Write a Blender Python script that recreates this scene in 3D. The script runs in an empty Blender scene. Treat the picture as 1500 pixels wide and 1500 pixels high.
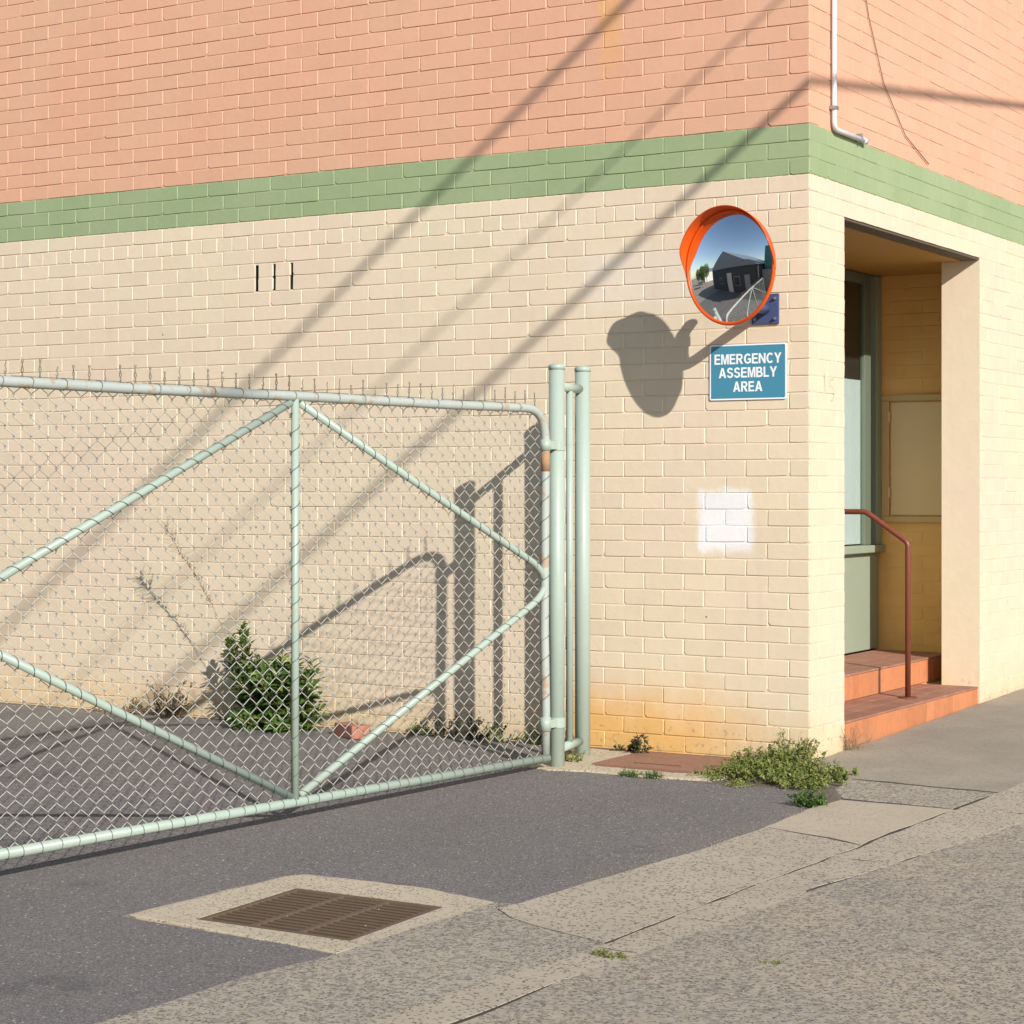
import bpy, bmesh, math, random
from mathutils import Vector, Matrix, noise as mnoise
from mathutils.geometry import delaunay_2d_cdt
random.seed(11)
R = math.radians
S = bpy.context.scene
COL = S.collection

# ------------------------------------------------------------------ camera
cam_d = bpy.data.cameras.new('camera'); cam = bpy.data.objects.new('camera', cam_d); COL.objects.link(cam)
CAM = Vector((4.055, -9.655, 1.419))
cam.location = CAM
cam.rotation_euler = (R(90), 0, R(31.15))
cam_d.sensor_width = 36; cam_d.lens = 36 * 2970 / 1500
cam_d.shift_y = -36 / 1500
cam_d.clip_end = 2000
S.camera = cam

# ------------------------------------------------------------------ sky, sun, exposure
SUN_DIR = Vector((-1.42, 1.0, -0.87)).normalized()
w = bpy.data.worlds.new('World'); S.world = w; w.use_nodes = True
nt = w.node_tree; bg = nt.nodes['Background']
sky = nt.nodes.new('ShaderNodeTexSky'); sky.sky_type = 'NISHITA'; sky.sun_disc = False
sky.sun_elevation = math.asin(-SUN_DIR.z)
sky.sun_rotation = math.atan2(-SUN_DIR.x, -SUN_DIR.y)
sky.air_density = 1.0; sky.dust_density = 0.45; sky.ozone_density = 1.3
nt.links.new(sky.outputs[0], bg.inputs[0]); bg.inputs[1].default_value = 0.10
sun_d = bpy.data.lights.new('sun', 'SUN'); sun = bpy.data.objects.new('sun', sun_d); COL.objects.link(sun)
sun_d.energy = 4.2; sun_d.angle = R(0.5); sun_d.color = (1.0, 0.96, 0.91)
sun.rotation_euler = SUN_DIR.to_track_quat('-Z', 'Y').to_euler()
S.view_settings.view_transform = 'Standard'; S.view_settings.look = 'None'
S.view_settings.exposure = 0.40; S.view_settings.gamma = 1.0; S.view_settings.use_curve_mapping = False

# ------------------------------------------------------------------ materials
class NT:
    def __init__(s, name, rough=0.7, metal=0.0, spec=0.35):
        s.m = bpy.data.materials.new(name); s.m.use_nodes = True
        s.t = s.m.node_tree; s.b = s.t.nodes['Principled BSDF']
        s.b.inputs['Roughness'].default_value = rough; s.b.inputs['Metallic'].default_value = metal
        s.b.inputs['Specular IOR Level'].default_value = spec
    def n(s, typ, **kw):
        nd = s.t.nodes.new(typ)
        for k, v in kw.items(): setattr(nd, k, v)
        return nd
    def set(s, sock, v):
        if isinstance(v, bpy.types.NodeSocket): s.t.links.new(v, sock)
        elif isinstance(v, tuple) and len(v) == 3 and sock.type == 'RGBA': sock.default_value = (*v, 1)
        else: sock.default_value = v
    def pos(s):
        if not hasattr(s, '_p'): s._p = s.n('ShaderNodeNewGeometry')
        return s._p.outputs['Position']
    def island(s): s.pos(); return s._p.outputs['Random Per Island']
    def xyz(s):
        if not hasattr(s, '_x'):
            s._x = s.n('ShaderNodeSeparateXYZ'); s.t.links.new(s.pos(), s._x.inputs[0])
        return s._x.outputs
    def ma(s, op, a, b=0.0, c=0.0, clamp=False):
        nd = s.n('ShaderNodeMath', operation=op, use_clamp=clamp)
        s.set(nd.inputs[0], a); s.set(nd.inputs[1], b)
        if len(nd.inputs) > 2: s.set(nd.inputs[2], c)
        return nd.outputs[0]
    def step(s, v, lo, hi):
        nd = s.n('ShaderNodeMapRange', interpolation_type='SMOOTHSTEP')
        s.set(nd.inputs['Value'], v); nd.inputs['From Min'].default_value = lo; nd.inputs['From Max'].default_value = hi
        return nd.outputs['Result']
    def noise(s, scale, detail=3, rough=0.55, vec=None, dist=0.0, stretch=None):
        nd = s.n('ShaderNodeTexNoise'); v = vec or s.pos()
        if stretch:
            mp = s.n('ShaderNodeMapping'); s.t.links.new(v, mp.inputs[0]); mp.inputs['Scale'].default_value = stretch; v = mp.outputs[0]
        s.t.links.new(v, nd.inputs['Vector'])
        nd.inputs['Scale'].default_value = scale; nd.inputs['Detail'].default_value = detail
        nd.inputs['Roughness'].default_value = rough; nd.inputs['Distortion'].default_value = dist
        return nd.outputs['Fac']
    def vor(s, scale, out='Distance', feature='F1', vec=None):
        nd = s.n('ShaderNodeTexVoronoi', feature=feature); s.t.links.new(vec or s.pos(), nd.inputs['Vector'])
        nd.inputs['Scale'].default_value = scale
        return nd.outputs[out]
    def mix(s, f, a, b, mode='MIX'):
        nd = s.n('ShaderNodeMix', data_type='RGBA', blend_type=mode)
        s.set(nd.inputs[0], f); s.set(nd.inputs[6], a); s.set(nd.inputs[7], b)
        return nd.outputs[2]
    def scale(s, c, f):
        nd = s.n('ShaderNodeVectorMath', operation='SCALE'); s.set(nd.inputs[0], c); s.set(nd.inputs[3], f)
        return nd.outputs[0]
    def color(s, c): s.set(s.b.inputs['Base Color'], c)
    def bump(s, h, strength=0.3, dist=0.002):
        nd = s.n('ShaderNodeBump'); s.set(nd.inputs['Height'], h); nd.inputs['Strength'].default_value = strength
        nd.inputs['Distance'].default_value = dist
        s.t.links.new(nd.outputs[0], s.b.inputs['Normal'])

def zc(n): return 1.419 + (21.7 - n) * 0.086          # height of the n-th bed joint
MAT = {}
def paint_brick(name, recess=False):
    N = NT(name, 0.62, 0, 0.3)
    X, Y, Z = N.xyz()
    edge = N.ma('MULTIPLY', N.ma('SUBTRACT', N.noise(28, 3), 0.5), 0.016)
    zz = N.ma('ADD', Z, edge)
    if recess:
        base = N.mix(N.step(N.noise(3.0, 3), 0.35, 0.7), (0.86, 0.51, 0.175), (0.82, 0.46, 0.14))
    else:
        cream = N.mix(N.step(N.noise(1.1, 3), 0.38, 0.68), (0.69, 0.572, 0.405), (0.69, 0.553, 0.41))
        peach = N.mix(N.step(N.noise(1.4, 3), 0.35, 0.7), (0.665, 0.362, 0.232), (0.65, 0.375, 0.245))
        green = N.mix(N.step(N.noise(1.7, 3), 0.35, 0.7), (0.29, 0.36, 0.187), (0.315, 0.375, 0.205))
        base = N.mix(N.ma('GREATER_THAN', zz, zc(3) - 0.003), cream, green)
        base = N.mix(N.ma('GREATER_THAN', zz, zc(0) - 0.003), base, peach)
        # sprayed-over patch, left of the corner
        nz = N.ma('MULTIPLY', N.ma('SUBTRACT', N.noise(11, 4, 0.65), 0.5), 0.11)
        dx = N.ma('ADD', N.ma('ABSOLUTE', N.ma('ADD', X, 0.475)), nz)
        dz = N.ma('ADD', N.ma('ABSOLUTE', N.ma('SUBTRACT', Z, 1.245)), nz)
        onl = N.ma('LESS_THAN', N.ma('ABSOLUTE', Y), 0.02)
        box = N.ma('MULTIPLY', N.ma('MULTIPLY', N.step(dx, 0.185, 0.13), N.step(dz, 0.185, 0.13)), onl)
        base = N.mix(N.ma('MULTIPLY', box, 0.93), base, (0.79, 0.765, 0.755))
        # pale roller patch by the mirror
        d2 = N.ma('ADD', N.ma('ABSOLUTE', N.ma('ADD', X, 0.98)), nz)
        d3 = N.ma('ADD', N.ma('ABSOLUTE', N.ma('SUBTRACT', Z, 2.54)), nz)
        p2 = N.ma('MULTIPLY', N.ma('MULTIPLY', N.step(d2, 0.42, 0.28), N.step(d3, 0.20, 0.10)), onl)
        base = N.mix(N.ma('MULTIPLY', p2, 0.55), base, (0.70, 0.60, 0.50))
        # orange streak high up
        d4 = N.ma('ADD', N.ma('ABSOLUTE', N.ma('ADD', X, 1.16)), nz)
        p3 = N.ma('MULTIPLY', N.ma('MULTIPLY', N.step(d4, 0.09, 0.04), N.step(Z, 3.5, 3.9)), onl)
        base = N.mix(N.ma('MULTIPLY', p3, 0.45), base, (0.72, 0.37, 0.11))
        # yellow rising damp by the gate posts
        nd_ = N.ma('MULTIPLY', N.ma('SUBTRACT', N.noise(3.5, 4), 0.5), 0.30)
        st = N.ma('MULTIPLY', N.step(N.ma('ADD', Z, nd_), 0.47, 0.08), N.step(N.ma('ADD', X, nd_), -0.15, -0.80))
        st = N.ma('MULTIPLY', N.ma('MULTIPLY', st, N.step(X, -1.75, -1.3)), onl)
        base = N.mix(N.ma('MULTIPLY', st, 0.95), base, (0.73, 0.385, 0.095))
        low = N.ma('MULTIPLY', N.step(N.ma('ADD', Z, nd_), 0.36, 0.0), 0.45)
        base = N.mix(low, base, (0.66, 0.45, 0.20))
        # splashed dirt at the foot
        spl = N.ma('MULTIPLY', N.step(N.noise(26, 4, 0.7), 0.56, 0.66), N.step(Z, 0.32, 0.02))
        base = N.mix(N.ma('MULTIPLY', spl, 0.55), base, (0.16, 0.12, 0.08))
    # grime, brick to brick tone
    rnd = N.ma('FRACT', N.ma('ADD', N.island(), N.n('ShaderNodeObjectInfo').outputs['Random']))
    tone = N.ma('ADD', 0.965, N.ma('MULTIPLY', rnd, 0.05))
    tone = N.ma('MULTIPLY', tone, N.ma('ADD', 0.93, N.ma('MULTIPLY', N.noise(7, 5, 0.65), 0.14)))
    col = N.scale(base, tone)
    fl = N.step(N.noise(95, 3, 0.7), 0.70, 0.76)
    col = N.mix(N.ma('MULTIPLY', fl, 0.30), col, (0.30, 0.21, 0.13))
    vd = N.vor(7.0); vc = N.n('ShaderNodeSeparateColor'); N.t.links.new(N.vor(7.0, 'Color'), vc.inputs[0])
    hole = N.ma('MULTIPLY', N.ma('LESS_THAN', vd, N.ma('MULTIPLY', vc.outputs[1], .05)), N.ma('GREATER_THAN', vc.outputs[0], .72))
    col = N.mix(N.ma('MULTIPLY', hole, 0.7), col, (0.14, 0.09, 0.055))
    streak = N.step(N.noise(6, 4, 0.6, stretch=(1.6, 1.6, 0.12)), 0.56, 0.78)
    col = N.mix(N.ma('MULTIPLY', streak, 0.10), col, (0.36, 0.27, 0.19))
    N.color(col)
    h = N.ma('ADD', N.ma('MULTIPLY', N.noise(160, 4, 0.7), 0.6), N.ma('MULTIPLY', N.noise(22, 3), 1.2))
    N.bump(h, 0.55, 0.0022)
    MAT[name] = N.m
paint_brick('painted_brick'); paint_brick('recess_brick', True)

def simple(name, c, rough=0.5, metal=0.0, var=0.12, nscale=14, bump=0.15, bscale=60, spec=0.4, c2=None, thr=(0.55, 0.7), amount=0.7, objvar=0.0):
    N = NT(name, rough, metal, spec)
    f = N.ma('ADD', 1 - var / 2, N.ma('MULTIPLY', N.noise(nscale, 4, 0.6), var))
    col = N.scale(N.mix(0.0, c, c), f)
    if c2: col = N.mix(N.ma('MULTIPLY', N.step(N.noise(nscale * 1.7, 5, 0.65), *thr), amount), col, c2)
    if objvar: col = N.scale(col, N.ma('ADD', 1 - objvar / 2, N.ma('MULTIPLY', N.n('ShaderNodeObjectInfo').outputs['Random'], objvar)))
    N.color(col)
    if bump: N.bump(N.noise(bscale, 4, 0.65), bump, 0.002)
    MAT[name] = N.m
simple('pale_green_paint', (0.345, 0.412, 0.345), 0.42, 0, 0.14, 9, 0.12, 90, c2=(0.31, 0.335, 0.25), thr=(0.58, 0.72), amount=0.5)
simple('rusted_green_paint', (0.38, 0.41, 0.37), 0.5, 0, 0.16, 9, 0.2, 90, c2=(0.40, 0.24, 0.12), thr=(0.55, 0.64), amount=0.75)
simple('rust', (0.36, 0.21, 0.11), 0.8, 0, 0.4, 30, 0.4, 120)
simple('wire_paint', (0.50, 0.50, 0.43), 0.5, 0.0, 0.2, 12, 0, c2=(0.30, 0.22, 0.14), thr=(0.60, 0.70), amount=0.5)
simple('wire_tip', (0.27, 0.25, 0.20), 0.6, 0.2, 0.5, 30, 0, c2=(0.28, 0.12, 0.07), thr=(0.55, 0.6))
simple('tie_wire_metal', (0.16, 0.17, 0.14), 0.55, 0.3, 0.3, 30, 0)
simple('orange_plastic', (0.79, 0.095, 0.004), 0.38, 0, 0.08, 6, 0.05, 50, spec=0.5)
simple('dark_plastic', (0.05, 0.05, 0.05), 0.5)
simple('blue_paint', (0.055, 0.078, 0.17), 0.45, 0, 0.15, 20, 0.15)
simple('arm_paint', (0.11, 0.145, 0.28), 0.45, 0, 0.15, 20, 0.1)
simple('bolt_metal', (0.45, 0.45, 0.47), 0.35, 0.9, 0.2, 60, 0)
simple('sign_teal', (0.06, 0.235, 0.335), 0.42, 0, 0.08, 8, 0.03, 40)
simple('sign_white', (0.80, 0.82, 0.82), 0.45, 0, 0.05, 8, 0)
simple('conduit_plastic', (0.62, 0.60, 0.60), 0.45, 0, 0.1, 12, 0.05)
simple('rail_paint', (0.18, 0.050, 0.026), 0.4, 0, 0.3, 16, 0.2, 80, c2=(0.12, 0.035, 0.02))
simple('green_joinery', (0.13, 0.16, 0.115), 0.45, 0, 0.12, 6, 0.1, 40)
simple('pale_green_joinery', (0.29, 0.33, 0.245), 0.45, 0, 0.12, 6, 0.1, 40)
simple('white_blind', (0.80, 0.82, 0.84), 0.8, 0, 0.06, 4, 0.0)
simple('cabinet_frame_paint', (0.60, 0.40, 0.17), 0.45, 0, 0.12, 5, 0.12, 40)
simple('cabinet_paint', (0.74, 0.53, 0.27), 0.45, 0, 0.12, 5, 0.12, 40)
simple('soffit_paint', (0.50, 0.25, 0.055), 0.6, 0, 0.2, 3, 0.1, 30)
simple('lintel_steel', (0.12, 0.085, 0.06), 0.7, 0, 0.3, 20, 0.3)
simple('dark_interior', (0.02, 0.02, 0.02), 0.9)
simple('terracotta', (0.54, 0.20, 0.082), 0.6, 0, 0.25, 9, 0.3, 70, c2=(0.36, 0.17, 0.10), thr=(0.45, 0.75), amount=0.7, objvar=.22)
simple('grout', (0.52, 0.36, 0.22), 0.85, 0, 0.2, 40, 0.3)
simple('tread_tile', (0.34, 0.155, 0.10), 0.65, 0, 0.25, 9, 0.3, 70, c2=(0.45, 0.28, 0.19), thr=(0.5, 0.75), amount=0.7, objvar=.2)
simple('brick_red', (0.38, 0.16, 0.105), 0.85, 0, 0.3, 25, 0.4)
simple('grate_steel', (0.135, 0.095, 0.062), 0.75, 0.1, 0.35, 18, 0.35, 90, c2=(0.165, 0.082, 0.045), thr=(0.48, 0.66), amount=0.6)
simple('pit_dark', (0.03, 0.022, 0.014), 0.95, 0, 0.4, 20, 0.5)
simple('lid_steel', (0.285, 0.145, 0.095), 0.7, 0.1, 0.3, 14, 0.3, 90, c2=(0.32, 0.20, 0.13), thr=(0.5, 0.7), amount=0.6)
simple('soil', (0.13, 0.10, 0.07), 0.95, 0, 0.6, 40, 0.8, 80, c2=(0.26, 0.21, 0.15), thr=(0.5, 0.62), amount=0.8)
simple('joint_soil', (0.06, 0.05, 0.038), 0.95, 0, 0.6, 60, 0.4)
simple('cable_black', (0.03, 0.03, 0.03), 0.6)
simple('shade_toned_cladding', (0.05, 0.055, 0.06), 0.7, 0, 0.3, 3, 0.1)  # warehouse wall faces away from the sun; that shade is put into its colour
simple('roof_grey', (0.22, 0.25, 0.27), 0.6, 0, 0.2, 3, 0.1)
simple('pink_wall', (0.55, 0.33, 0.30), 0.8, 0, 0.2, 3, 0.1)
simple('pale_render', (0.62, 0.58, 0.52), 0.85, 0, 0.15, 3, 0.1)
simple('grey_wall', (0.30, 0.30, 0.29), 0.85, 0, 0.3, 3, 0.2)
simple('teal_box', (0.04, 0.20, 0.19), 0.5)
simple('pebble_stone', (0.27, 0.24, 0.20), 0.85, 0, 0.6, 40, 0.2)
simple('dry_stalk', (0.30, 0.22, 0.14), 0.9, 0, 0.4, 60, 0)
simple('window_dark', (0.03, 0.035, 0.04), 0.1)

# glass pane over the blind
N = NT('pane_glass', 0.03); tr_ = N.n('ShaderNodeBsdfTransparent'); tr_.inputs[0].default_value = (.86, .90, .88, 1)
gl_ = N.n('ShaderNodeBsdfGlossy'); gl_.inputs['Roughness'].default_value = .03; fr_ = N.n('ShaderNodeLayerWeight'); fac_ = N.ma('ADD', .04, N.ma('MULTIPLY', N.ma('POWER', fr_.outputs['Facing'], 5.0), .7))
mx_ = N.n('ShaderNodeMixShader'); N.t.links.new(fac_, mx_.inputs[0]); N.t.links.new(tr_.outputs[0], mx_.inputs[1]); N.t.links.new(gl_.outputs[0], mx_.inputs[2])
N.t.links.new(mx_.outputs[0], N.t.nodes['Material Output'].inputs[0]); MAT['pane_glass'] = N.m
N = NT('mirror', 0.015, 1.0); N.color((0.86, 0.88, 0.90)); MAT['mirror'] = N.m

def leafmat(name, a, b, c=None, rough=0.45):
    N = NT(name, rough, 0, 0.45)
    r = N.island(); col = N.mix(r, a, b)
    if c: col = N.mix(N.ma('GREATER_THAN', r, 0.86), col, c)
    N.color(N.scale(col, N.ma('ADD', 0.75, N.ma('MULTIPLY', N.noise(40, 2), 0.5))))
    tr = N.n('ShaderNodeBsdfTranslucent'); N.set(tr.inputs[0], col)
    mx = N.n('ShaderNodeMixShader'); mx.inputs[0].default_value = 0.22
    out = N.t.nodes['Material Output']
    N.t.links.new(N.b.outputs[0], mx.inputs[1]); N.t.links.new(tr.outputs[0], mx.inputs[2]); N.t.links.new(mx.outputs[0], out.inputs[0])
    MAT[name] = N.m
leafmat('glossy_leaf', (0.060, 0.118, 0.022), (0.125, 0.205, 0.038), (0.23, 0.28, 0.06), 0.33)
leafmat('weed_leaf', (0.15, 0.195, 0.035), (0.26, 0.285, 0.075), (0.32, 0.29, 0.11), 0.6)
leafmat('fresh_leaf', (0.055, 0.115, 0.018), (0.10, 0.165, 0.03), None, 0.5)
leafmat('dark_weed_leaf', (0.05, 0.065, 0.025), (0.10, 0.105, 0.04), (0.12, 0.07, 0.04), 0.6)
leafmat('dry_leaf', (0.20, 0.14, 0.08), (0.13, 0.10, 0.06), (0.10, 0.12, 0.04), 0.8)
leafmat('dry_grass', (0.42, 0.31, 0.17), (0.30, 0.22, 0.12), None, 0.8)

def ground_mats():
    N = NT('asphalt', 0.85, 0, 0.3)
    v = N.vor(150, 'Color'); sp = N.n('ShaderNodeSeparateColor'); N.t.links.new(v, sp.inputs[0])
    stone = sp.outputs[0]
    c = N.mix(stone, (0.124, 0.112, 0.103), (0.255, 0.230, 0.210))
    c = N.mix(N.step(N.noise(230, 3, 0.7), 0.56, 0.68), c, (0.06, 0.055, 0.056))
    v2 = N.vor(75, 'Color'); sp2 = N.n('ShaderNodeSeparateColor'); N.t.links.new(v2, sp2.inputs[0])
    d2 = N.vor(75)
    wh = N.ma('MULTIPLY', N.ma('GREATER_THAN', sp2.outputs[1], 0.94), N.ma('LESS_THAN', d2, 0.33))
    c = N.mix(N.ma('MULTIPLY', wh, 0.8), c, (0.50, 0.47, 0.43))
    c = N.scale(c, N.ma('ADD', 0.82, N.ma('MULTIPLY', N.noise(0.9, 5, 0.62), 0.36)))
    dust = N.step(N.noise(2.1, 5, 0.65), 0.52, 0.75)
    c = N.mix(N.ma('MULTIPLY', dust, 0.18), c, (0.23, 0.19, 0.15))
    X, Y, Z = N.xyz()
    wn = N.ma('MULTIPLY', N.ma('SUBTRACT', N.noise(4, 5, 0.65), 0.5), 0.5)
    dw = N.step(N.ma('ADD', Y, wn), -.42, -.02); de = N.step(N.ma('ADD', X, wn), .28, .62)
    c = N.mix(N.ma('MULTIPLY', N.ma('MAXIMUM', dw, de), 0.42), c, (0.25, 0.205, 0.155))
    oil = N.ma('MULTIPLY', N.step(N.noise(1.6, 2, 0.4), 0.62, 0.70), N.step(N.noise(9, 4, 0.6), 0.35, 0.6))
    c = N.mix(N.ma('MULTIPLY', oil, 0.35), c, (0.06, 0.055, 0.052))
    N.color(c); N.bump(N.ma('ADD', N.noise(210, 3, 0.7), N.vor(150)), 0.7, 0.003); MAT['asphalt'] = N.m

    def conc(name, a, b, pit, pitcol, pitscale, pitlo, agg=0.0):
        N = NT(name, 0.88, 0, 0.25)
        c = N.mix(N.step(N.noise(1.7, 5, 0.65), 0.3, 0.7), a, b)
        c = N.scale(c, N.ma('ADD', 0.86, N.ma('MULTIPLY', N.noise(45, 5, 0.7), 0.28)))
        if agg:
            v = N.vor(68, 'Color'); sp = N.n('ShaderNodeSeparateColor'); N.t.links.new(v, sp.inputs[0])
            c = N.mix(N.ma('MULTIPLY', N.ma('GREATER_THAN', sp.outputs[0], 0.62), agg), c, (0.17, 0.15, 0.135))
            c = N.mix(N.ma('MULTIPLY', N.ma('LESS_THAN', sp.outputs[1], 0.22), agg * 0.8), c, (0.48, 0.43, 0.36))
        wob = N.n('ShaderNodeTexNoise'); N.t.links.new(N.pos(), wob.inputs['Vector']); wob.inputs['Scale'].default_value = 130
        wv = N.n('ShaderNodeVectorMath', operation='MULTIPLY_ADD'); N.t.links.new(wob.outputs['Color'], wv.inputs[0]); wv.inputs[1].default_value = (.012, .012, .012); N.t.links.new(N.pos(), wv.inputs[2])
        pd = N.vor(pitscale * 1.55, vec=wv.outputs[0]); pc = N.n('ShaderNodeSeparateColor'); N.t.links.new(N.vor(pitscale * 1.55, 'Color', vec=wv.outputs[0]), pc.inputs[0])
        dens = N.ma('ADD', (0.66 - pitlo) * 3.6 + .10, N.ma('MULTIPLY', N.ma('SUBTRACT', N.noise(4.5, 4, 0.6), 0.5), 0.9))
        pit_ = N.ma('MULTIPLY', N.step(pd, .46, .36), N.ma('LESS_THAN', pc.outputs[0], dens))
        pn = N.noise(pitscale, 3, 0.6, dist=0.6)
        patch = N.step(N.noise(3.2, 4, 0.6), 0.38, 0.60)
        pm = N.ma('MAXIMUM', pit_, N.ma('MULTIPLY', N.step(pn, pitlo + .05, pitlo + 0.08), patch))
        c = N.mix(N.ma('MULTIPLY', pm, pit), c, pitcol)
        st = N.step(N.noise(5.5, 5, 0.7), 0.56, 0.76)
        c = N.mix(N.ma('MULTIPLY', st, 0.22), c, (0.17, 0.14, 0.11))
        N.color(c)
        h = N.ma('SUBTRACT', N.ma('MULTIPLY', N.noise(140, 4, 0.7), 0.7), pm)
        N.bump(h, 0.6, 0.004); MAT[name] = N.m
    conc('smooth_concrete', (0.449, 0.368, 0.267), (0.509, 0.424, 0.307), 0.5, (0.17, 0.145, 0.12), 60, 0.63)
    conc('pitted_concrete', (0.429, 0.360, 0.269), (0.488, 0.409, 0.305), 0.85, (0.11, 0.092, 0.075), 50, 0.575)
    conc('grey_concrete', (0.299, 0.257, 0.198), (0.371, 0.313, 0.243), 0.45, (0.14, 0.125, 0.11), 50, 0.62)
    conc('aggregate', (0.389, 0.333, 0.252), (0.443, 0.375, 0.277), 0.8, (0.085, 0.075, 0.064), 60, 0.555, 0.5)
    conc('road_aggregate', (0.371, 0.316, 0.238), (0.449, 0.365, 0.262), 0.8, (0.09, 0.078, 0.066), 58, 0.56, 0.48)
    conc('pale_concrete', (0.515, 0.431, 0.302), (0.551, 0.459, 0.332), 0.8, (0.16, 0.13, 0.10), 62, 0.585)
ground_mats()

# ------------------------------------------------------------------ object helpers
def link(name, me, mat=None, parent=None):
    o = bpy.data.objects.new(name, me); COL.objects.link(o)
    if mat and not me.materials: me.materials.append(MAT[mat])
    if parent: o.parent = parent
    return o
def tomesh(bm, name, smooth=False):
    me = bpy.data.meshes.new(name); bm.normal_update(); bm.to_mesh(me); bm.free()
    if smooth:
        for p in me.polygons: p.use_smooth = True
    return me
def part(name, bm, mat, parent=None, smooth=False): return link(name, tomesh(bm, name, smooth), mat, parent)
def empty(name, label, cat, loc=(0, 0, 0), group=None):
    o = bpy.data.objects.new(name, None); COL.objects.link(o); o.location = loc; o.empty_display_size = 0.1
    o['label'] = label; o['category'] = cat
    if group: o['group'] = group
    return o
def tag(o, label, cat, group=None):
    o['label'] = label; o['category'] = cat
    if group: o['group'] = group
    return o
def BM(): return bmesh.new()
def box(bm, x0, x1, y0, y1, z0, z1, bev=0.0):
    vs = [bm.verts.new((x, y, z)) for z in (z0, z1) for y in (y0, y1) for x in (x0, x1)]
    fs = [(0, 2, 3, 1), (4, 5, 7, 6), (0, 1, 5, 4), (2, 6, 7, 3), (0, 4, 6, 2), (1, 3, 7, 5)]
    faces = [bm.faces.new([vs[i] for i in f]) for f in fs]
    if bev:
        es = list({e for f in faces for e in f.edges})
        bmesh.ops.bevel(bm, geom=es, offset=bev, segments=2, affect='EDGES', profile=0.5)
def frame_of(d):
    d = d.normalized(); up = Vector((0, 0, 1)) if abs(d.z) < 0.95 else Vector((1, 0, 0))
    u = d.cross(up).normalized(); return u, d.cross(u).normalized()
def tube(bm, pts, r, seg=12, caps=True, radii=None):
    pts = [Vector(p) for p in pts]; rings = []
    u = None
    for i, p in enumerate(pts):
        a = pts[max(i - 1, 0)]; b = pts[min(i + 1, len(pts) - 1)]
        d = (b - a).normalized()
        if u is None: u, v = frame_of(d)
        else:
            u = (u - d * u.dot(d)).normalized(); v = d.cross(u)
        v = d.cross(u)
        rr = radii[i] if radii else r
        # widen mitre
        if 0 < i < len(pts) - 1:
            c = (pts[i] - a).normalized().dot(d); rr = rr / max(c, 0.7) if not radii else rr
        rings.append([bm.verts.new(p + (u * math.cos(2 * math.pi * k / seg) + v * math.sin(2 * math.pi * k / seg)) * rr) for k in range(seg)])
    for a, b in zip(rings, rings[1:]):
        for k in range(seg):
            bm.faces.new((a[k], a[(k + 1) % seg], b[(k + 1) % seg], b[k]))
    if caps:
        bm.faces.new(list(reversed(rings[0]))); bm.faces.new(rings[-1])
def arc_pts(p0, p1, p2, n=8):
    """round the corner p1 between p0 and p2"""
    p0, p1, p2 = Vector(p0), Vector(p1), Vector(p2)
    return [(p0 * (1 - t) ** 2 + p1 * 2 * t * (1 - t) + p2 * t * t) for t in [i / n for i in range(n + 1)]]
def gz(x, y): return 0.02 * (y + 0.6)

# ================================================================== THE BUILDING
bld = empty('brick_building', 'two-storey-high painted brick building, peach above a green band and cream below', 'building', (0, 0, 0))
DEPTH = 0.0042
NTOP, NBOT = -24, 39
JY, RY, RX = 2.72, 3.35, -0.92       # right jamb of the opening, return wall, door wall
SOFF = 2.842
TOP = zc(NTOP)

# side wall core with the three open weep slots
slots = [-3.577, -3.447, -3.316]
SW = 0.022
core = BM()
sz0, sz1 = zc(8) + 0.002, zc(6) - 0.012
xs = [-9.0] + [v for s in slots for v in (s - SW / 2, s + SW / 2)] + [-0.003]
zs = [-0.15, sz0, sz1, TOP]
for i in range(len(xs) - 1):
    for j in range(3):
        hole = (j == 1 and i % 2 == 1)
        x0, x1, z0, z1 = xs[i], xs[i + 1], zs[j], zs[j + 1]
        if not hole:
            core.faces.new([core.verts.new(p) for p in ((x0, DEPTH, z0), (x1, DEPTH, z0), (x1, DEPTH, z1), (x0, DEPTH, z1))])
        else:
            for q in (((x0, DEPTH, z0), (x0, .16, z0), (x0, .16, z1), (x0, DEPTH, z1)), ((x1, DEPTH, z0), (x1, DEPTH, z1), (x1, .16, z1), (x1, .16, z0)),
                      ((x0, .16, z0), (x1, .16, z0), (x1, .16, z1), (x0, .16, z1)), ((x0, DEPTH, z0), (x1, DEPTH, z0), (x1, .16, z0), (x0, .16, z0)),
                      ((x0, DEPTH, z1), (x0, .16, z1), (x1, .16, z1), (x1, DEPTH, z1))):
                core.faces.new([core.verts.new(p) for p in q]).material_index = 1  # slot sides coloured near black, painting in the shade inside
for q in (((-.003, DEPTH, -.15), (-.003, .25, -.15), (-.003, .25, TOP), (-.003, DEPTH, TOP)),
          ((-9, DEPTH, TOP), (-.003, DEPTH, TOP), (-.003, .25, TOP), (-9, .25, TOP)),
          ((-9, .25, -.15), (-9, .25, TOP), (-.003, .25, TOP), (-.003, .25, -.15)),
          ((-9, DEPTH, -.15), (-9, DEPTH, TOP), (-9, .25, TOP), (-9, .25, -.15))):
    core.faces.new([core.verts.new(p) for p in q])
bmesh.ops.remove_doubles(core, verts=core.verts, dist=0.0005)
side_wall = part('side_wall', core, 'painted_brick', bld); side_wall.data.materials.append(MAT['dark_interior'])

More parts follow.
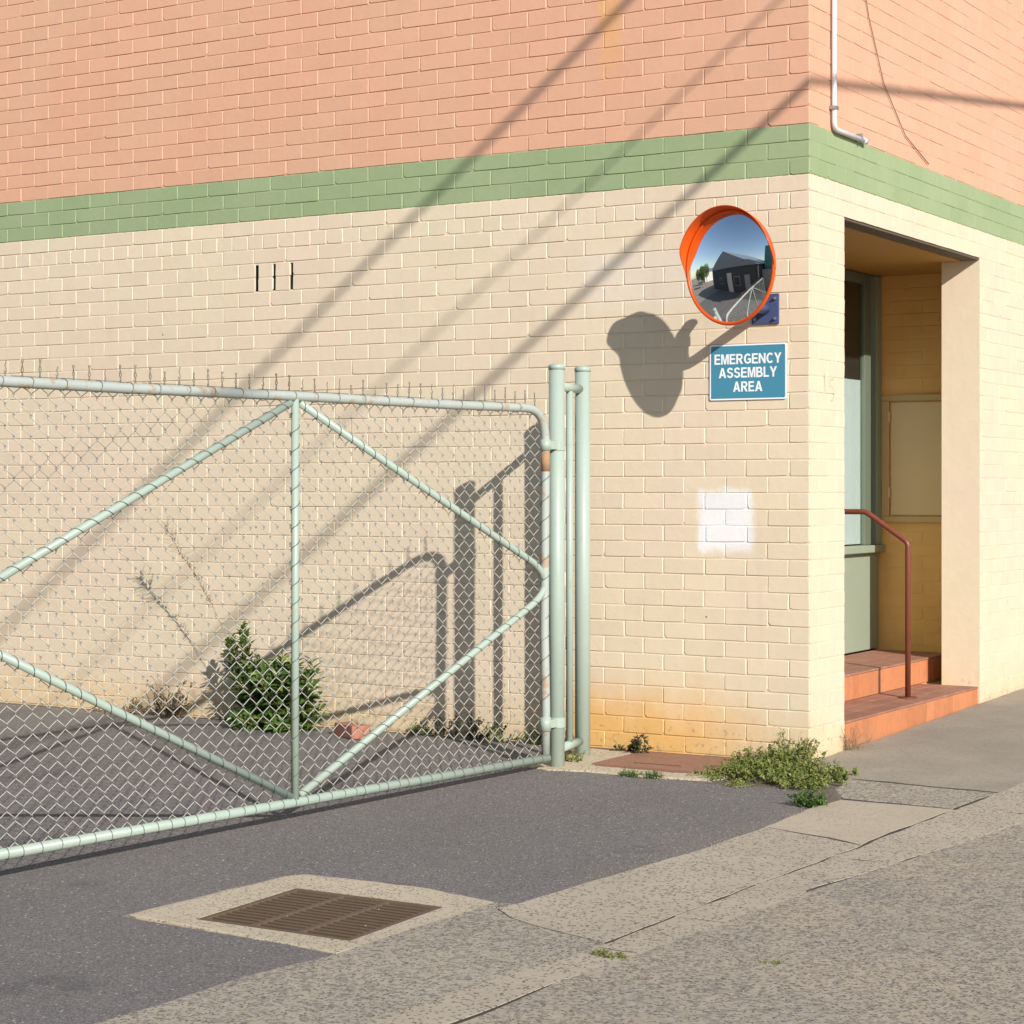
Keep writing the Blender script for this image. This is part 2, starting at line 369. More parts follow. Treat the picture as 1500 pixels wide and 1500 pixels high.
ent = BM()
box(ent, -.25, -.003, .25, .467, -.15, TOP)
box(ent, -.25, -.003, .467, JY - .003, zc(5) + .002, TOP)
box(ent, -.25, -.003, JY - .003, 8.0, -.15, TOP)
entrance_wall = part('entrance_wall', ent, 'painted_brick', bld)
ret = BM(); box(ret, RX - .2, -.252, RY + .003, RY + .2, -.1, 3.0)
return_wall = part('return_wall', ret, 'recess_brick', bld)

# --- bricks: a library of irregular slabs, front face at y=0 looking to -Y, origin at the middle
def brick_verts(L, H, rnd, bev=0.0035, jit=0.0010, depth=0.012):
    hl, hh, c = L / 2, H / 2, 0.004
    out = [(-hl + c, -hh), (0, -hh), (hl - c, -hh), (hl, -hh + c), (hl, hh - c), (hl - c, hh), (0, hh), (-hl + c, hh), (-hl, hh - c), (-hl, -hh + c)]
    j = [(rnd.uniform(-jit, jit), rnd.uniform(-jit, jit)) for _ in out]
    if rnd.random() < 0.42:                       # a chipped lower corner
        k = rnd.choice((0, 2)); s = 1 if k == 0 else -1
        d = rnd.uniform(.004, .014); j[k] = (s * d, rnd.uniform(0, .002)); kk = 9 if k == 0 else 3; j[kk] = (0, rnd.uniform(.004, .012))
    tilt = (rnd.uniform(-.0006, .0006), rnd.uniform(-.0006, .0006)); off = rnd.uniform(-.0006, .0006) + (.0016 if rnd.random() < .28 else 0)
    vs = []
    for ring, (yy, ins) in enumerate(((depth, 0), (DEPTH * 0.8, 0), (0.0, bev))):
        for (x, z), (a, b) in zip(out, j):
            ix = ins * (1.15 if x > 0 else .5); iz = ins * (.75 if z > 0 else .3)      # struck joints: crisp lower edge, softer upper and right edges
            sx, sz = x + a - math.copysign(ix, x) * (x != 0), z + b - math.copysign(iz, z)
            vs.append((sx, yy if ring == 0 else yy + off + tilt[0] * sx / hl + tilt[1] * sz / hh, sz))
    n = len(out); fs = []
    for r in range(2):
        for k in range(n):
            k2 = (k + 1) % n
            fs.append((r * n + k, r * n + k2, (r + 1) * n + k2, (r + 1) * n + k))
    fs.append(tuple(range(2 * n, 3 * n)))
    return vs, fs
BR = random.Random(5)
def brick_rows():
    """(wall, centre along wall, centre height, length)"""
    rows = []
    for n in range(NTOP, NBOT):
        z0, z1 = zc(n + 1), zc(n) - .006
        zm, H = (z0 + z1) / 2, z1 - z0
        # side wall, going to -x
        half = (n % 2 == 0)
        marks = []
        if n == 4:
            marks = [-.004, -.113]; x = -.173; marks.append(x)
            while x > -9: x -= .1197 + BR.uniform(-.004, .004); marks.append(x)
        else:
            x = -.116 if half else -.236; marks = [-.004]
            k = 0
            while x > -9.1:
                marks.append(x + BR.uniform(-.004, .004)); x -= .24; k += 1
        if n in (6, 7):
            marks = [m for m in marks if not (slots[0] - .10 < m < slots[2] + .10)] + slots
            marks.sort(reverse=True)
        for i in range(len(marks) - 1):
            a, b = marks[i], marks[i + 1]
            ja = 0 if i == 0 else (.011 if a in slots else .002)
            jb = .011 if b in slots else .002
            rows.append(('side', (a - ja + b + jb) / 2, zm, (a - ja) - (b + jb), H))
        # entrance wall, going to +y
        marks = [.004]; y = .236 if half else .116
        while y < 8: marks.append(y + BR.uniform(-.003, .003)); y += .24
        for i in range(len(marks) - 1):
            a = marks[i] + (0 if i == 0 else .002); b = marks[i + 1] - .002
            segs = [(a, b)]
            if n >= 5:
                segs = []
                for lo, hi in ((a, min(b, .468)), (max(a, JY), b)):
                    if hi - lo > .03 and not (lo < .468 and lo > .43): segs.append((lo, hi))
            for lo, hi in segs: rows.append(('ent', (lo + hi) / 2, zm, hi - lo, H))
    for n in range(5, 35):
        z0, z1 = zc(n + 1), zc(n) - .010
        if z0 < .33 or z1 > SOFF: continue
        x = RX + (.08 if n % 2 else .2); last = RX + .004
        while last < -.27:
            b = min(x, -.256)
            if b - last > .03: rows.append(('ret', (last + b) / 2 + .0025, (z0 + z1) / 2, b - last - .008, z1 - z0 - .004))
            last = b; x += .24
            if b >= -.256: break
    return rows
def place(w, u, z):
    if w == 'side': return Vector((u, 0, z)), 0.0
    if w == 'ent': return Vector((-.0005, u, z)), math.pi / 2
    return Vector((u, RY, z)), 0.0
ROT = math.radians(31.15)
def project(p):
    d = p - CAM
    r = d.x * math.cos(ROT) + d.y * math.sin(ROT); f = -d.x * math.sin(ROT) + d.y * math.cos(ROT)
    return 750 + 2970 * r / f, 714 - 2970 * d.z / f, f
def shown(row):
    w_, u, z, L, H = row
    p, rz = place(w_, u, z)
    px, py, f = project(p)
    if not (-10 < px < 1510 and -15 < py < 1515) or z < 0: return 0.0
    if w_ == 'ent': e = Vector((0, L / 2, 0))
    else: e = Vector((L / 2, 0, 0))
    if w_ == 'ret' and px < 1285: return 0.0
    a = abs(project(p + e)[0] - project(p - e)[0]) * H * 2970 / f
    if w_ != 'ent' and -4.3 < u < -1.05 and z < 1.75: a *= 0.8     # seen through the mesh
    return a
rows = brick_rows()
rows.sort(key=shown, reverse=True)
lib = {}
parents = {'side': side_wall, 'ent': entrance_wall, 'ret': return_wall}
mats = {'side': 'painted_brick', 'ent': 'painted_brick', 'ret': 'recess_brick'}
stuffv = {k: ([], []) for k in parents}
for i, row in enumerate(rows):
    w_, u, z, L, H = row
    p, rz = place(w_, u, z)
    jit, bev = (.0012, .0036) if w_ != 'ent' else (.0006, .0026)
    if i < 300:
        key = (w_, round(L / .006), BR.randrange(9))
        if key not in lib:
            vs, fs = brick_verts(L, H, BR, bev, jit)
            me = bpy.data.meshes.new('brick'); me.from_pydata(vs, [], fs); me.materials.append(MAT[mats[w_]]); lib[key] = me
        o = link('brick', lib[key], None, parents[w_]); o.location = p; o.rotation_euler = (0, 0, rz)
    else:
        vs, fs = brick_verts(L, H, BR, bev, jit)
        M = Matrix.Translation(p) @ Matrix.Rotation(rz, 4, 'Z')
        V, F = stuffv[w_]; b0 = len(V)
        V.extend([tuple(M @ Vector(v)) for v in vs]); F.extend([tuple(b0 + q for q in f) for f in fs])
for k, (V, F) in stuffv.items():
    if V:
        me = bpy.data.meshes.new('brickwork'); me.from_pydata(V, [], F)
        o = link('brickwork', me, mats[k], parents[k]); o['kind'] = 'stuff'

# --- recess: soffit, lintel angle, inner walls, floor
bm = BM(); box(bm, RX - .1, -.252, .30, RY + .2, SOFF, SOFF + .15)
part('soffit', bm, 'soffit_paint', bld)
bm = BM(); box(bm, -.2515, -.118, .4675, JY - .004, SOFF - .003, zc(5)); part('lintel_soffit', bm, 'soffit_paint', bld)
bm = BM(); box(bm, -.112, -.008, .462, JY + .002, zc(5) - .013, zc(5) - .003); part('lintel_angle', bm, 'lintel_steel', bld)
bm = BM(); box(bm, RX - .1, -.252, .26, .46, -.1, SOFF - .002); part('recess_side_wall', bm, 'recess_brick', bld)
# door wall: window seen at the right end, door further left
DW = RX
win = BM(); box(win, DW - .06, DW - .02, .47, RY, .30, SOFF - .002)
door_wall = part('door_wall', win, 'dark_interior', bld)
def jn(name, x0, x1, y0, y1, z0, z1, mat, par, bev=.004):
    b = BM(); box(b, x0, x1, y0, y1, z0, z1, bev); return part(name, b, mat, par)
SILL = 1.035
wf = jn('window_frame', DW - .015, DW + .035, 3.245, RY - .012, SILL + .002, SOFF - .004, 'pale_green_joinery', bld)
jn('mullion', DW - .012, DW + .022, 3.06, 3.175, SILL + .002, SOFF - .004, 'green_joinery', wf)
jn('mullion', DW - .012, DW + .022, 2.05, 2.12, SILL + .002, SOFF - .004, 'green_joinery', wf)
jn('head_rail', DW - .012, DW + .02, 2.12, 3.06, SOFF - .075, SOFF - .006, 'green_joinery', wf)
jn('sill', DW - .015, DW + .06, 2.05, RY - .010, SILL - .05, SILL, 'pale_green_joinery', wf, .006)
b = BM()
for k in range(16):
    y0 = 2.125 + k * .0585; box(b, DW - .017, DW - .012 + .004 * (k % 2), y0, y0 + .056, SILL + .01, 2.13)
part('blind', b, 'white_blind', wf)  # blind cut short at the shadow line; dark wall above stands in for shade
b = BM(); box(b, DW + .001, DW + .004, 2.122, 3.058, SILL + .004, SOFF - .077); part('pane', b, 'pane_glass', wf)
jn('lower_panel', DW - .015, DW + .012, 2.05, RY - .014, .337, SILL - .052, 'pale_green_joinery', bld)
dr = jn('entrance_door', DW - .015, DW + .01, 1.0, 2.04, .337, 2.45, 'green_joinery', bld)
b = BM(); tube(b, [(DW + .01, 1.93, 1.35), (DW + .07, 1.93, 1.35), (DW + .07, 1.82, 1.35)], .01, 8); part('handle', b, 'bolt_metal', dr, True)

# --- steps with terracotta tiles (each tile a piece)
T1, T2 = 0.178, 0.333
XR2 = -0.375
b = BM()
box(b, -.245, -.006, .472, JY - .008, -.1, T1 - .012); box(b, RX, -.2452, .472, RY - .003, -.1, T1 - .0125)
box(b, RX, XR2 - .006, .4725, RY - .0035, T1 - .012, T2 - .012)
steps = part('entrance_steps', b, 'grout', bld)
tl = {}
def tile(kind, x0, x1, y0, y1, z0, z1, mat):
    key = (kind, round(x1 - x0, 3), round(y1 - y0, 3), round(z1 - z0, 3))
    if key not in tl:
        b = BM(); box(b, -(x1 - x0) / 2, (x1 - x0) / 2, -(y1 - y0) / 2, (y1 - y0) / 2, -(z1 - z0) / 2, (z1 - z0) / 2, .002)
        tl[key] = tomesh(b, 'tile')
        tl[key].materials.append(MAT[mat])
    o = link('tile', tl[key], None, steps); o.location = ((x0 + x1) / 2 + random.uniform(-.0008, .0008), (y0 + y1) / 2, (z0 + z1) / 2)
ty = .475; TW = .115
while ty + TW < JY - .01:
    tile('riser', -.006, .004, ty, ty + TW - .004, -.03, T1 - .014, 'terracotta')
    tile('riser', XR2 - .006, XR2 + .004, ty, ty + TW - .004, T1 + .001, T2 - .014, 'terracotta')
    for a, c in ((-.125, .008), (-.252, -.129), (XR2 + .006, -.256)):
        tile('tread', a, c, ty, ty + TW - .004, T1 - .012, T1, 'tread_tile')
    xx = XR2 + .008
    for wdt in (.133, .123, .123, .123):
        tile('tread', max(xx - wdt, RX + .013), xx, ty, ty + TW - .004, T2 - .012, T2, 'tread_tile'); xx -= wdt + .004
    ty += TW
while ty + TW < RY:
    xx = XR2 + .008
    tile('riser', XR2 - .006, XR2 + .004, ty, ty + TW - .004, T1 + .001, T2 - .014, 'terracotta')
    for wdt in (.133, .123, .123, .123):
        tile('tread', max(xx - wdt, RX + .013), xx, ty, ty + TW - .004, T2 - .012, T2, 'tread_tile'); xx -= wdt + .004
    ty += TW

# --- meter cabinet in the return wall
cab = empty('meter_cabinet', 'ochre painted meter cabinet set in the shaded recess wall behind the handrail', 'cabinet', (-.56, RY, 1.6))
def cb(name, x0, x1, y0, y1, z0, z1, par, mat='cabinet_paint', bev=.003):
    b = BM(); box(b, x0 + .56, x1 + .56, y0 - RY, y1 - RY, z0 - 1.6, z1 - 1.6, bev); return part(name, b, mat, par)
cx0, cx1, cz0, cz1 = -.885, -.265, 1.185, 2.04
cb('frame_rail', cx0, cx1, RY - .022, RY - .001, cz1 - .04, cz1, cab, 'cabinet_frame_paint'); cb('frame_rail', cx0, cx1, RY - .022, RY - .001, cz0, cz0 + .04, cab, 'cabinet_frame_paint')
cb('frame_stile', cx0, cx0 + .055, RY - .021, RY - .001, cz0 + .041, cz1 - .041, cab, 'cabinet_frame_paint'); cb('frame_stile', cx1 - .05, cx1, RY - .021, RY - .001, cz0 + .041, cz1 - .041, cab, 'cabinet_frame_paint')
d_ = cb('door', cx0 + .064, cx1 - .056, RY - .011, RY - .002, cz0 + .049, cz1 - .050, cab)
for hz in (1.35, 1.86): cb('hinge', cx0 + .048, cx0 + .066, RY - .027, RY - .0225, hz, hz + .07, d_)

# --- white conduit on the entrance wall
con = empty('conduit_pipe', 'thin white conduit running down the peach wall and turning right above the green band', 'pipe', (.02, .272, 3.29))
b = BM()
pts = [(0, 0, 2.2), (0, 0, .06)] + arc_pts((0, 0, .05), (0, 0, 0), (0, .05, 0), 6) + [(0, .06, 0), (0, .435, 0)]
tube(b, pts, .0135, 12); part('pipe', b, 'conduit_plastic', con, True)
for z_ in (.11, 1.2):
    b = BM(); box(b, -.019, .017, -.024, .024, z_ - .009, z_ + .009, .002); part('saddle_clip', b, 'bolt_metal', con)
b = BM(); box(b, -.019, .017, .355, .365, -.017, .03, .002); part('saddle_clip', b, 'bolt_metal', con)
b = BM(); tube(b, [(0, .41, 0), (0, .45, 0)], .0165, 12); part('end_socket', b, 'conduit_plastic', con, True)

# ghost of an old painted number on the pier
simple('worn_mark', (0.44, 0.36, 0.27), 0.8, 0, 0.5, 60, 0, c2=(0.62, 0.52, 0.40), thr=(0.42, 0.6), amount=1.0)
b = BM()
def strip_mark(b, pts, wd):
    pts = [Vector((.0008, *p)) for p in pts]
    L = []
    for i, p in enumerate(pts):
        d = (pts[min(i + 1, len(pts) - 1)] - pts[max(i - 1, 0)]).normalized(); nn = Vector((0, -d.z, d.y)) * wd / 2
        L.append((b.verts.new(p - nn), b.verts.new(p + nn)))
    for q, r in zip(L, L[1:]): b.faces.new((q[0], r[0], r[1], q[1]))
strip_mark(b, [(.190, 2.010), (.193, 1.965), (.195, 1.915)], .011)
part('faded_digit', b, 'worn_mark', entrance_wall)
b = BM()
strip_mark(b, [(.310, 1.985), (.262, 1.980), (.258, 1.945), (.290, 1.945), (.312, 1.925), (.314, 1.895), (.296, 1.872), (.268, 1.872)], .010)
part('faded_digit', b, 'worn_mark', entrance_wall)

# thin wire stapled across the entrance wall
b = BM(); tube(b, [(.008, .40, 4.9), (.008, .62, 4.35), (.007, .80, 3.98), (.008, 1.02, 3.66), (.008, 1.36, 3.42), (.008, 1.75, 3.31)], .0028, 6)
tag(part('wall_wire', b, 'lid_steel', None, True), 'thin brown wire running slantwise down the peach wall right of the conduit', 'wire')

# ================================================================== SETTING: the ground
b = BM()
gxs, gys = (-400, -.515, .174, 400), (-400, -50, -4.254, -3.647, 50, 400)      # open where the drain pit is
def gbase(y): return -.03 + 0.02 * (max(-50, min(50, y)) + .6)
for i in range(3):
    for j in range(5):
        if i == 1 and j == 2: continue
        b.faces.new([b.verts.new((x, y, gbase(y))) for x, y in ((gxs[i], gys[j]), (gxs[i + 1], gys[j]), (gxs[i + 1], gys[j + 1]), (gxs[i], gys[j + 1]))])
bmesh.ops.remove_doubles(b, verts=b.verts, dist=.0005)
g = part('ground', b, 'road_aggregate'); g['kind'] = 'structure'

PR = random.Random(3)
def poly_slab(name, pts, top, mat, parent=None, jit=0.006, shrink=0.0, bev=0.0006, step=0.09, thick=0.035, hole=None):
    """flat slab with a slightly ragged outline lying on the sloping ground"""
    out = []
    n = len(pts)
    for i in range(n):
        a, c = Vector((*pts[i], 0)), Vector((*pts[(i + 1) % n], 0))
        k = max(1, int((c - a).length / step))
        if (c - a).length > 4: k = max(1, int((c - a).length / .5))
        nrm = Vector((c.y - a.y, a.x - c.x, 0)).normalized()
        for q in range(k):
            p = a.lerp(c, q / k)
            px_, py_ = p.x, p.y
            f3 = lambda q_, z_: mnoise.noise(Vector((px_ * q_, py_ * q_, z_)))
            p = p + Vector((f3(3.1, 7) * 1.3 + f3(15, 2) * .9, f3(3.1, 17) * 1.3 + f3(15, 12) * .9, 0)) * jit - nrm * shrink
            if shrink: p = p - nrm * .016 * max(0, f3(6, 5) + .55 * f3(33, 9))
            out.append((p.x, p.y))
    b = BM()
    def ring(off, zz):
        vs = []
        m = len(out)
        for i, (x, y) in enumerate(out):
            a, c = out[i - 1], out[(i + 1) % m]
            nx, ny = c[1] - a[1], a[0] - c[0]; l = math.hypot(nx, ny) or 1
            x2, y2 = x - nx / l * off, y - ny / l * off
            vs.append(b.verts.new((x2, y2, gz(x2, y2) + zz)))
        return vs
    r0, r1, r2 = ring(0, top - thick), ring(0, top - bev * .6), ring(bev, top)
    m = len(out)
    for p, q in ((r0, r1), (r1, r2)):
        for i in range(m): b.faces.new((p[i], p[(i + 1) % m], q[(i + 1) % m], q[i]))
    cv, _, cf, ov, _, _ = delaunay_2d_cdt([Vector((v.co.x, v.co.y)) for v in r2], [], [list(range(m))], 1, 1e-5)
    tv = [r2[o_[0]] if o_ else b.verts.new((c_.x, c_.y, gz(c_.x, c_.y) + top)) for c_, o_ in zip(cv, ov)]
    for t_ in cf:
        if len({tv[i] for i in t_}) == 3: b.faces.new([tv[i] for i in t_])
    bmesh.ops.recalc_face_normals(b, faces=b.faces)
    return part(name, b, mat, parent)

def lerp_tab(tab, y):
    for (y0, x0), (y1, x1) in zip(tab, tab[1:]):
        if y0 >= y >= y1: return x0 + (x1 - x0) * (y - y0) / (y1 - y0)
    return tab[-1][1] if y < tab[-1][0] else tab[0][1]
E_ = [(9, .50), (-.85, .515), (-1.28, 0.517), (-1.753, 0.53), (-2.392, 0.489), (-2.968, 0.419), (-3.498, 0.362), (-3.606, 0.317)]
A_ = [(9, 1.19), (0.5, 1.15), (-.16, 1.15), (-1.328, 1.069), (-1.936, 1.044), (-2.334, 1.018), (-2.812, 0.973), (-3.409, 0.94), (-3.952, 0.91), (-4.497, 0.823), (-4.995, 0.766), (-7, .64)]
B_ = [(9, 1.60), (0.5, 1.52), (-1.175, 1.462), (-2.024, 1.32), (-2.802, 1.187), (-3.429, 1.173), (-3.932, 1.099), (-4.249, 1.033), (-4.756, 0.979), (-7, .88)]
def strip(tl_, tr_, y1, y0, n=6):
    ys = [y0 + (y1 - y0) * i / n for i in range(n + 1)]
    right = [(lerp_tab(tr_, y), y) for y in ys]
    left = [(lerp_tab(tl_, y), y) for y in reversed(ys)]
    return right + left
# asphalt driveway
asp = [(-12, -.02), (-12, -16), (-.10, -16), (0.081, -5.727), (0.104, -5.356), (0.146, -4.825), (0.226, -4.388), (-0.752, -4.308), (-0.671, -3.527), (-0.608, -3.439), (-0.091, -3.429), (0.289, -3.508),
       (0.362, -3.498), (0.419, -2.968), (0.489, -2.392), (0.53, -1.753), (0.516, -1.28), (0.493, -1.002), (0.395, -0.887), (.15, -.80), (-.10, -.835), (-.40, -.80), (-.73, -.825), (-.93, -.78), (-1.20, -.83), (-1.26, -.62), (-1.25, -.06), (-1.6, -.05), (-2.2, -.07), (-3, -.05), (-4, -.08), (-6, -.06)]
o = poly_slab('driveway', asp, 0.0, 'asphalt', None, jit=.012, bev=.004, step=.08); o['kind'] = 'structure'
# dirt under the weeds and along the foot of the wall
b = BM()
for q in (((-9, -.2), (-9, .05), (.40, .05), (.40, -.2)), ((-1.4, -1.15), (-1.4, -.2), (.62, -.2), (.62, -1.15))):
    b.faces.new([b.verts.new((x, y, gz(x, y) - .003)) for x, y in reversed(q)])
o = part('soil', b, 'soil'); o['kind'] = 'structure'
# concrete pad around the posts and the pit lid, as four pieces round the lid
pad = [(-1.25, -.60), (-1.24, -.80), (-1.05, -.84), (-.86, -.79), (-.60, -.80), (-.36, -.77), (-.20, -.76), (-.16, -.62), (-.92, -.615), (-.945, -.10), (-1.22, -.10)]
o = poly_slab('concrete_pad', pad, .006, 'pale_concrete', None, jit=.02, step=.05, bev=.008); o['kind'] = 'structure'
# footpath and crossing slabs
pav = bpy.data.objects.new('pavement', None); COL.objects.link(pav); pav['kind'] = 'structure'
JT = .0045
def slab(pts, mat, top=.006, jit=.010, bev=.0006): return poly_slab('slab', pts, top, mat, pav, jit=jit, shrink=JT, bev=bev)
slab([(.004, -.02), (.20, -.37), (.36, -.41), (1.16, -.46), (1.15, 1.6), (.012, 1.6)], 'grey_concrete', .007)
slab([(.012, 1.6), (1.15, 1.6), (1.19, 4.4), (.012, 4.4)], 'grey_concrete', .007)
slab([(.012, 4.4), (1.19, 4.4), (1.19, 8.5), (.012, 8.5)], 'grey_concrete', .007)
slab([(.36, -.415), (.40, -.72), (0.543, -0.973), (1.094, -0.983), (1.15, -.46)], 'aggregate', .006, bev=.022)
slab([(0.558, -0.983), (0.522, -1.28), (0.532, -1.753), (0.699, -1.811), (0.859, -1.849), (1.041, -1.936), (1.067, -1.328), (1.092, -0.983)], 'smooth_concrete', .006)
slab([(0.535, -1.757), (0.491, -2.392), (0.421, -2.968), (0.365, -3.488), (0.327, -3.606), (0.44, -3.715), (0.664, -3.794), (0.909, -3.863), (0.94, -3.409), (0.973, -2.812), (1.018, -2.334), (1.039, -1.941), (0.859, -1.859), (0.699, -1.82)], 'pitted_concrete', .006)
slab([(0.288, -3.518), (0.327, -3.616), (0.44, -3.725), (0.664, -3.803), (0.909, -3.873), (0.91, -3.952), (0.823, -4.497), (0.766, -4.995), (0.71, -5.899), (.64, -7.0), (.06, -7.0), (0.084, -5.727), (0.109, -5.356), (0.151, -4.825), (0.23, -4.397)], 'aggregate', .006)
gut = bpy.data.objects.new('gutter', None); COL.objects.link(gut); gut['kind'] = 'structure'
for y0, y1, m in ((8.5, 4.0, 'pitted_concrete'), (4.0, .5, 'pitted_concrete'), (.5, -.95, 'pitted_concrete'), (-.95, -2.218, 'pitted_concrete'), (-2.218, -2.831, 'pitted_concrete'), (-2.831, -3.419, 'pitted_concrete'),
                  (-3.419, -3.932, 'pitted_concrete'), (-3.932, -7.0, 'pitted_concrete')):
    poly_slab('slab', strip(A_, B_, y0, y1), .0064, m, gut, jit=.010, shrink=JT)
rd = strip(B_, [(9, 6.5), (-7, 6.5)], 8.5, -14, 14)
b = BM(); b.faces.new([b.verts.new((x, y, gz(x, y) + .0044)) for x, y in ((-.05, -7.5), (1.9, -7.5), (1.9, 8.6), (.012, 8.6), (.012, .0), (.40, -.42), (.44, -.72), (.58, -1.0), (.55, -1.75), (.50, -2.4), (.43, -2.97), (.38, -3.5), (.24, -4.5), (.12, -5.3))])
o = part('joint_dirt', b, 'joint_soil'); o['kind'] = 'structure'
o = poly_slab('road', rd, .0068, 'road_aggregate', None, jit=.010, shrink=.0045); o['kind'] = 'structure'

# ================================================================== drain grate and its apron
gr = empty('drain_grate', 'rusty brown steel drain grate with three panels of slots in pale concrete', 'drain grate', (-.17, -3.95, gz(0, -3.95)))
def loc(p): return (p[0] + .17, p[1] + 3.95)
gr.rotation_euler = (math.atan(.02), 0, 0)
GX0, GX1, GY0, GY1 = -.495, .154, -4.234, -3.667
def gbox(b, x0, x1, y0, y1, z0, z1, bev=0.0):
    x0, y0 = loc((x0, y0)); x1, y1 = loc((x1, y1)); box(b, x0, x1, y0, y1, z0, z1, bev)
# apron: ring of concrete round the grate
out = [(-0.757, -4.303), (-0.671, -3.527), (-0.619, -3.444), (-0.091, -3.429), (0.283, -3.513), (0.317, -3.606), (0.226, -4.383)]
b = BM()
def ring_resample(pts, n):
    L = [Vector((*p, 0)) for p in pts]; seg = [(L[i], L[(i + 1) % len(L)]) for i in range(len(L))]
    tot = sum((c - a).length for a, c in seg); res = []
    for k in range(n):
        d = tot * k / n
        for a, c in seg:
            l = (c - a).length
            if d <= l: res.append(a.lerp(c, d / l)); break
            d -= l
    return res
cen = Vector((-.17, -3.95, 0)); NN = 96
inn = []
outr = []
for k in range(NN):
    an = 2 * math.pi * k / NN; d = Vector((math.cos(an), math.sin(an), 0))
    def hit(poly):
        best = 9
        for i in range(len(poly)):
            a = Vector((*poly[i], 0)) - cen; c = Vector((*poly[(i + 1) % len(poly)], 0)) - cen; e = c - a
            den = d.x * e.y - d.y * e.x
            if abs(den) < 1e-9: continue
            t = (a.x * e.y - a.y * e.x) / den; u_ = (a.x * d.y - a.y * d.x) / den
            if t > 0 and -1e-6 <= u_ <= 1 + 1e-6: best = min(best, t)
        return best
    rect = [(GX0 - .002, GY0 - .002), (GX1 + .002, GY0 - .002), (GX1 + .002, GY1 + .002), (GX0 - .002, GY1 + .002)]
    pi_ = cen + d * hit(rect); po = cen + d * (hit(out) + .012 * mnoise.noise(Vector((math.cos(an) * 6, math.sin(an) * 6, 3))))
    inn.append(pi_); outr.append(po)
rings = []
for src, f, zz in ((outr, 0, -.03), (outr, 0, .0015), (outr, .12, .0045), (inn, 0, .003), (inn, 0, -.06)):
    vs = []
    for po, pi_ in zip(src, inn):
        p = po.lerp(pi_, f); lx, ly = loc((p.x, p.y)); vs.append(b.verts.new((lx, ly, zz)))
    rings.append(vs)
for p, q in zip(rings, rings[1:]):
    for i in range(NN): b.faces.new((p[i], p[(i + 1) % NN], q[(i + 1) % NN], q[i]))
part('concrete_surround', b, 'pale_concrete', gr)
b = BM(); gbox(b, GX0 - .004, GX1 + .004, GY0 - .004, GY1 + .004, -.30, -.062); part('pit', b, 'pit_dark', gr)
FW = .026
b = BM()
gbox(b, GX0, GX1, GY0, GY0 + FW, -.05, .003, .002); gbox(b, GX0, GX1, GY1 - FW, GY1, -.05, .003, .002)
gbox(b, GX0, GX0 + FW, GY0 + FW, GY1 - FW, -.05, .0028, .002); gbox(b, GX1 - FW, GX1, GY0 + FW, GY1 - FW, -.05, .0028, .002)
part('frame', b, 'grate_steel', gr)
pw = (GX1 - GX0 - 2 * FW)
for k in (1, 2):
    xm = GX0 + FW + pw * k / 3
    b = BM(); gbox(b, xm - .012, xm + .012, GY0 + FW, GY1 - FW, -.045, .0022, .002); part('cross_bar', b, 'grate_steel', gr)
NB = 14
span = (GY1 - GY0 - 2 * FW) / NB
barme = None
for c in range(3):
    xa = GX0 + FW + pw * c / 3 + (.012 if c else 0); xb = GX0 + FW + pw * (c + 1) / 3 - (.012 if c < 2 else 0)
    for k in range(1, NB):
        ym = GY0 + FW + k * span
        bb = BM(); prof = [(-.0068, .0012), (.0068, .0012), (.0076, .0002), (.0066, -.003), (.002, -.03), (-.002, -.03), (-.0066, -.003), (-.0076, .0002)]
        e0 = [bb.verts.new((-(xb - xa) / 2, y, z)) for y, z in prof]; e1 = [bb.verts.new(((xb - xa) / 2, y, z)) for y, z in prof]
        for q in range(8): bb.faces.new((e0[q], e0[(q + 1) % 8], e1[(q + 1) % 8], e1[q]))
        bb.faces.new(e0); bb.faces.new(list(reversed(e1))); bmesh.ops.recalc_face_normals(bb, faces=bb.faces)
        o = part('bar', bb, 'grate_steel', gr); lx, ly = loc(((xa + xb) / 2, ym)); o.location = (lx, ly, 0)

# ================================================================== pit lid by the wall
lid = empty('pit_lid', 'reddish brown steel pit lid lying flat in concrete at the foot of the wall', 'pit lid', (-.60, -.345, gz(0, -.345) + .010))
b = BM(); box(b, -.315, .315, -.243, .243, -.03, .004, .003); part('plate', b, 'lid_steel', lid)
b = BM()
box(b, -.335, .335, -.263, -.246, -.03, .002, .002); box(b, -.335, .335, .246, .263, -.03, .002, .002)
box(b, -.335, -.318, -.2455, .2455, -.03, .0018, .002); box(b, .318, .335, -.2455, .2455, -.03, .0018, .002)
part('frame', b, 'lid_steel', lid)
b = BM(); box(b, -.15, .12, -.165, -.145, .0045, .011, .003); part('lifting_bar', b, 'lid_steel', lid)
b = BM()
for i in range(30):
    for j in range(22):
        x, y = -.30 + i * .0205, -.225 + j * .0212
        if abs(y + .155) < .02 and -.17 < x < .14: continue
        a = math.pi / 4 if (i + j) % 2 else -math.pi / 4
        d = Vector((math.cos(a), math.sin(a), 0)) * .008; e = Vector((-d.y, d.x, 0)) * .3
        p = Vector((x, y, .0042)); t = Vector((0, 0, .0016))
        v = [b.verts.new(q) for q in (p - d, p - e, p + d, p + e)]; tp = b.verts.new(p + t)
        for k in range(4): b.faces.new((v[k], v[(k + 1) % 4], tp))
o = part('tread_pattern', b, 'lid_steel', lid); o['kind'] = 'stuff'

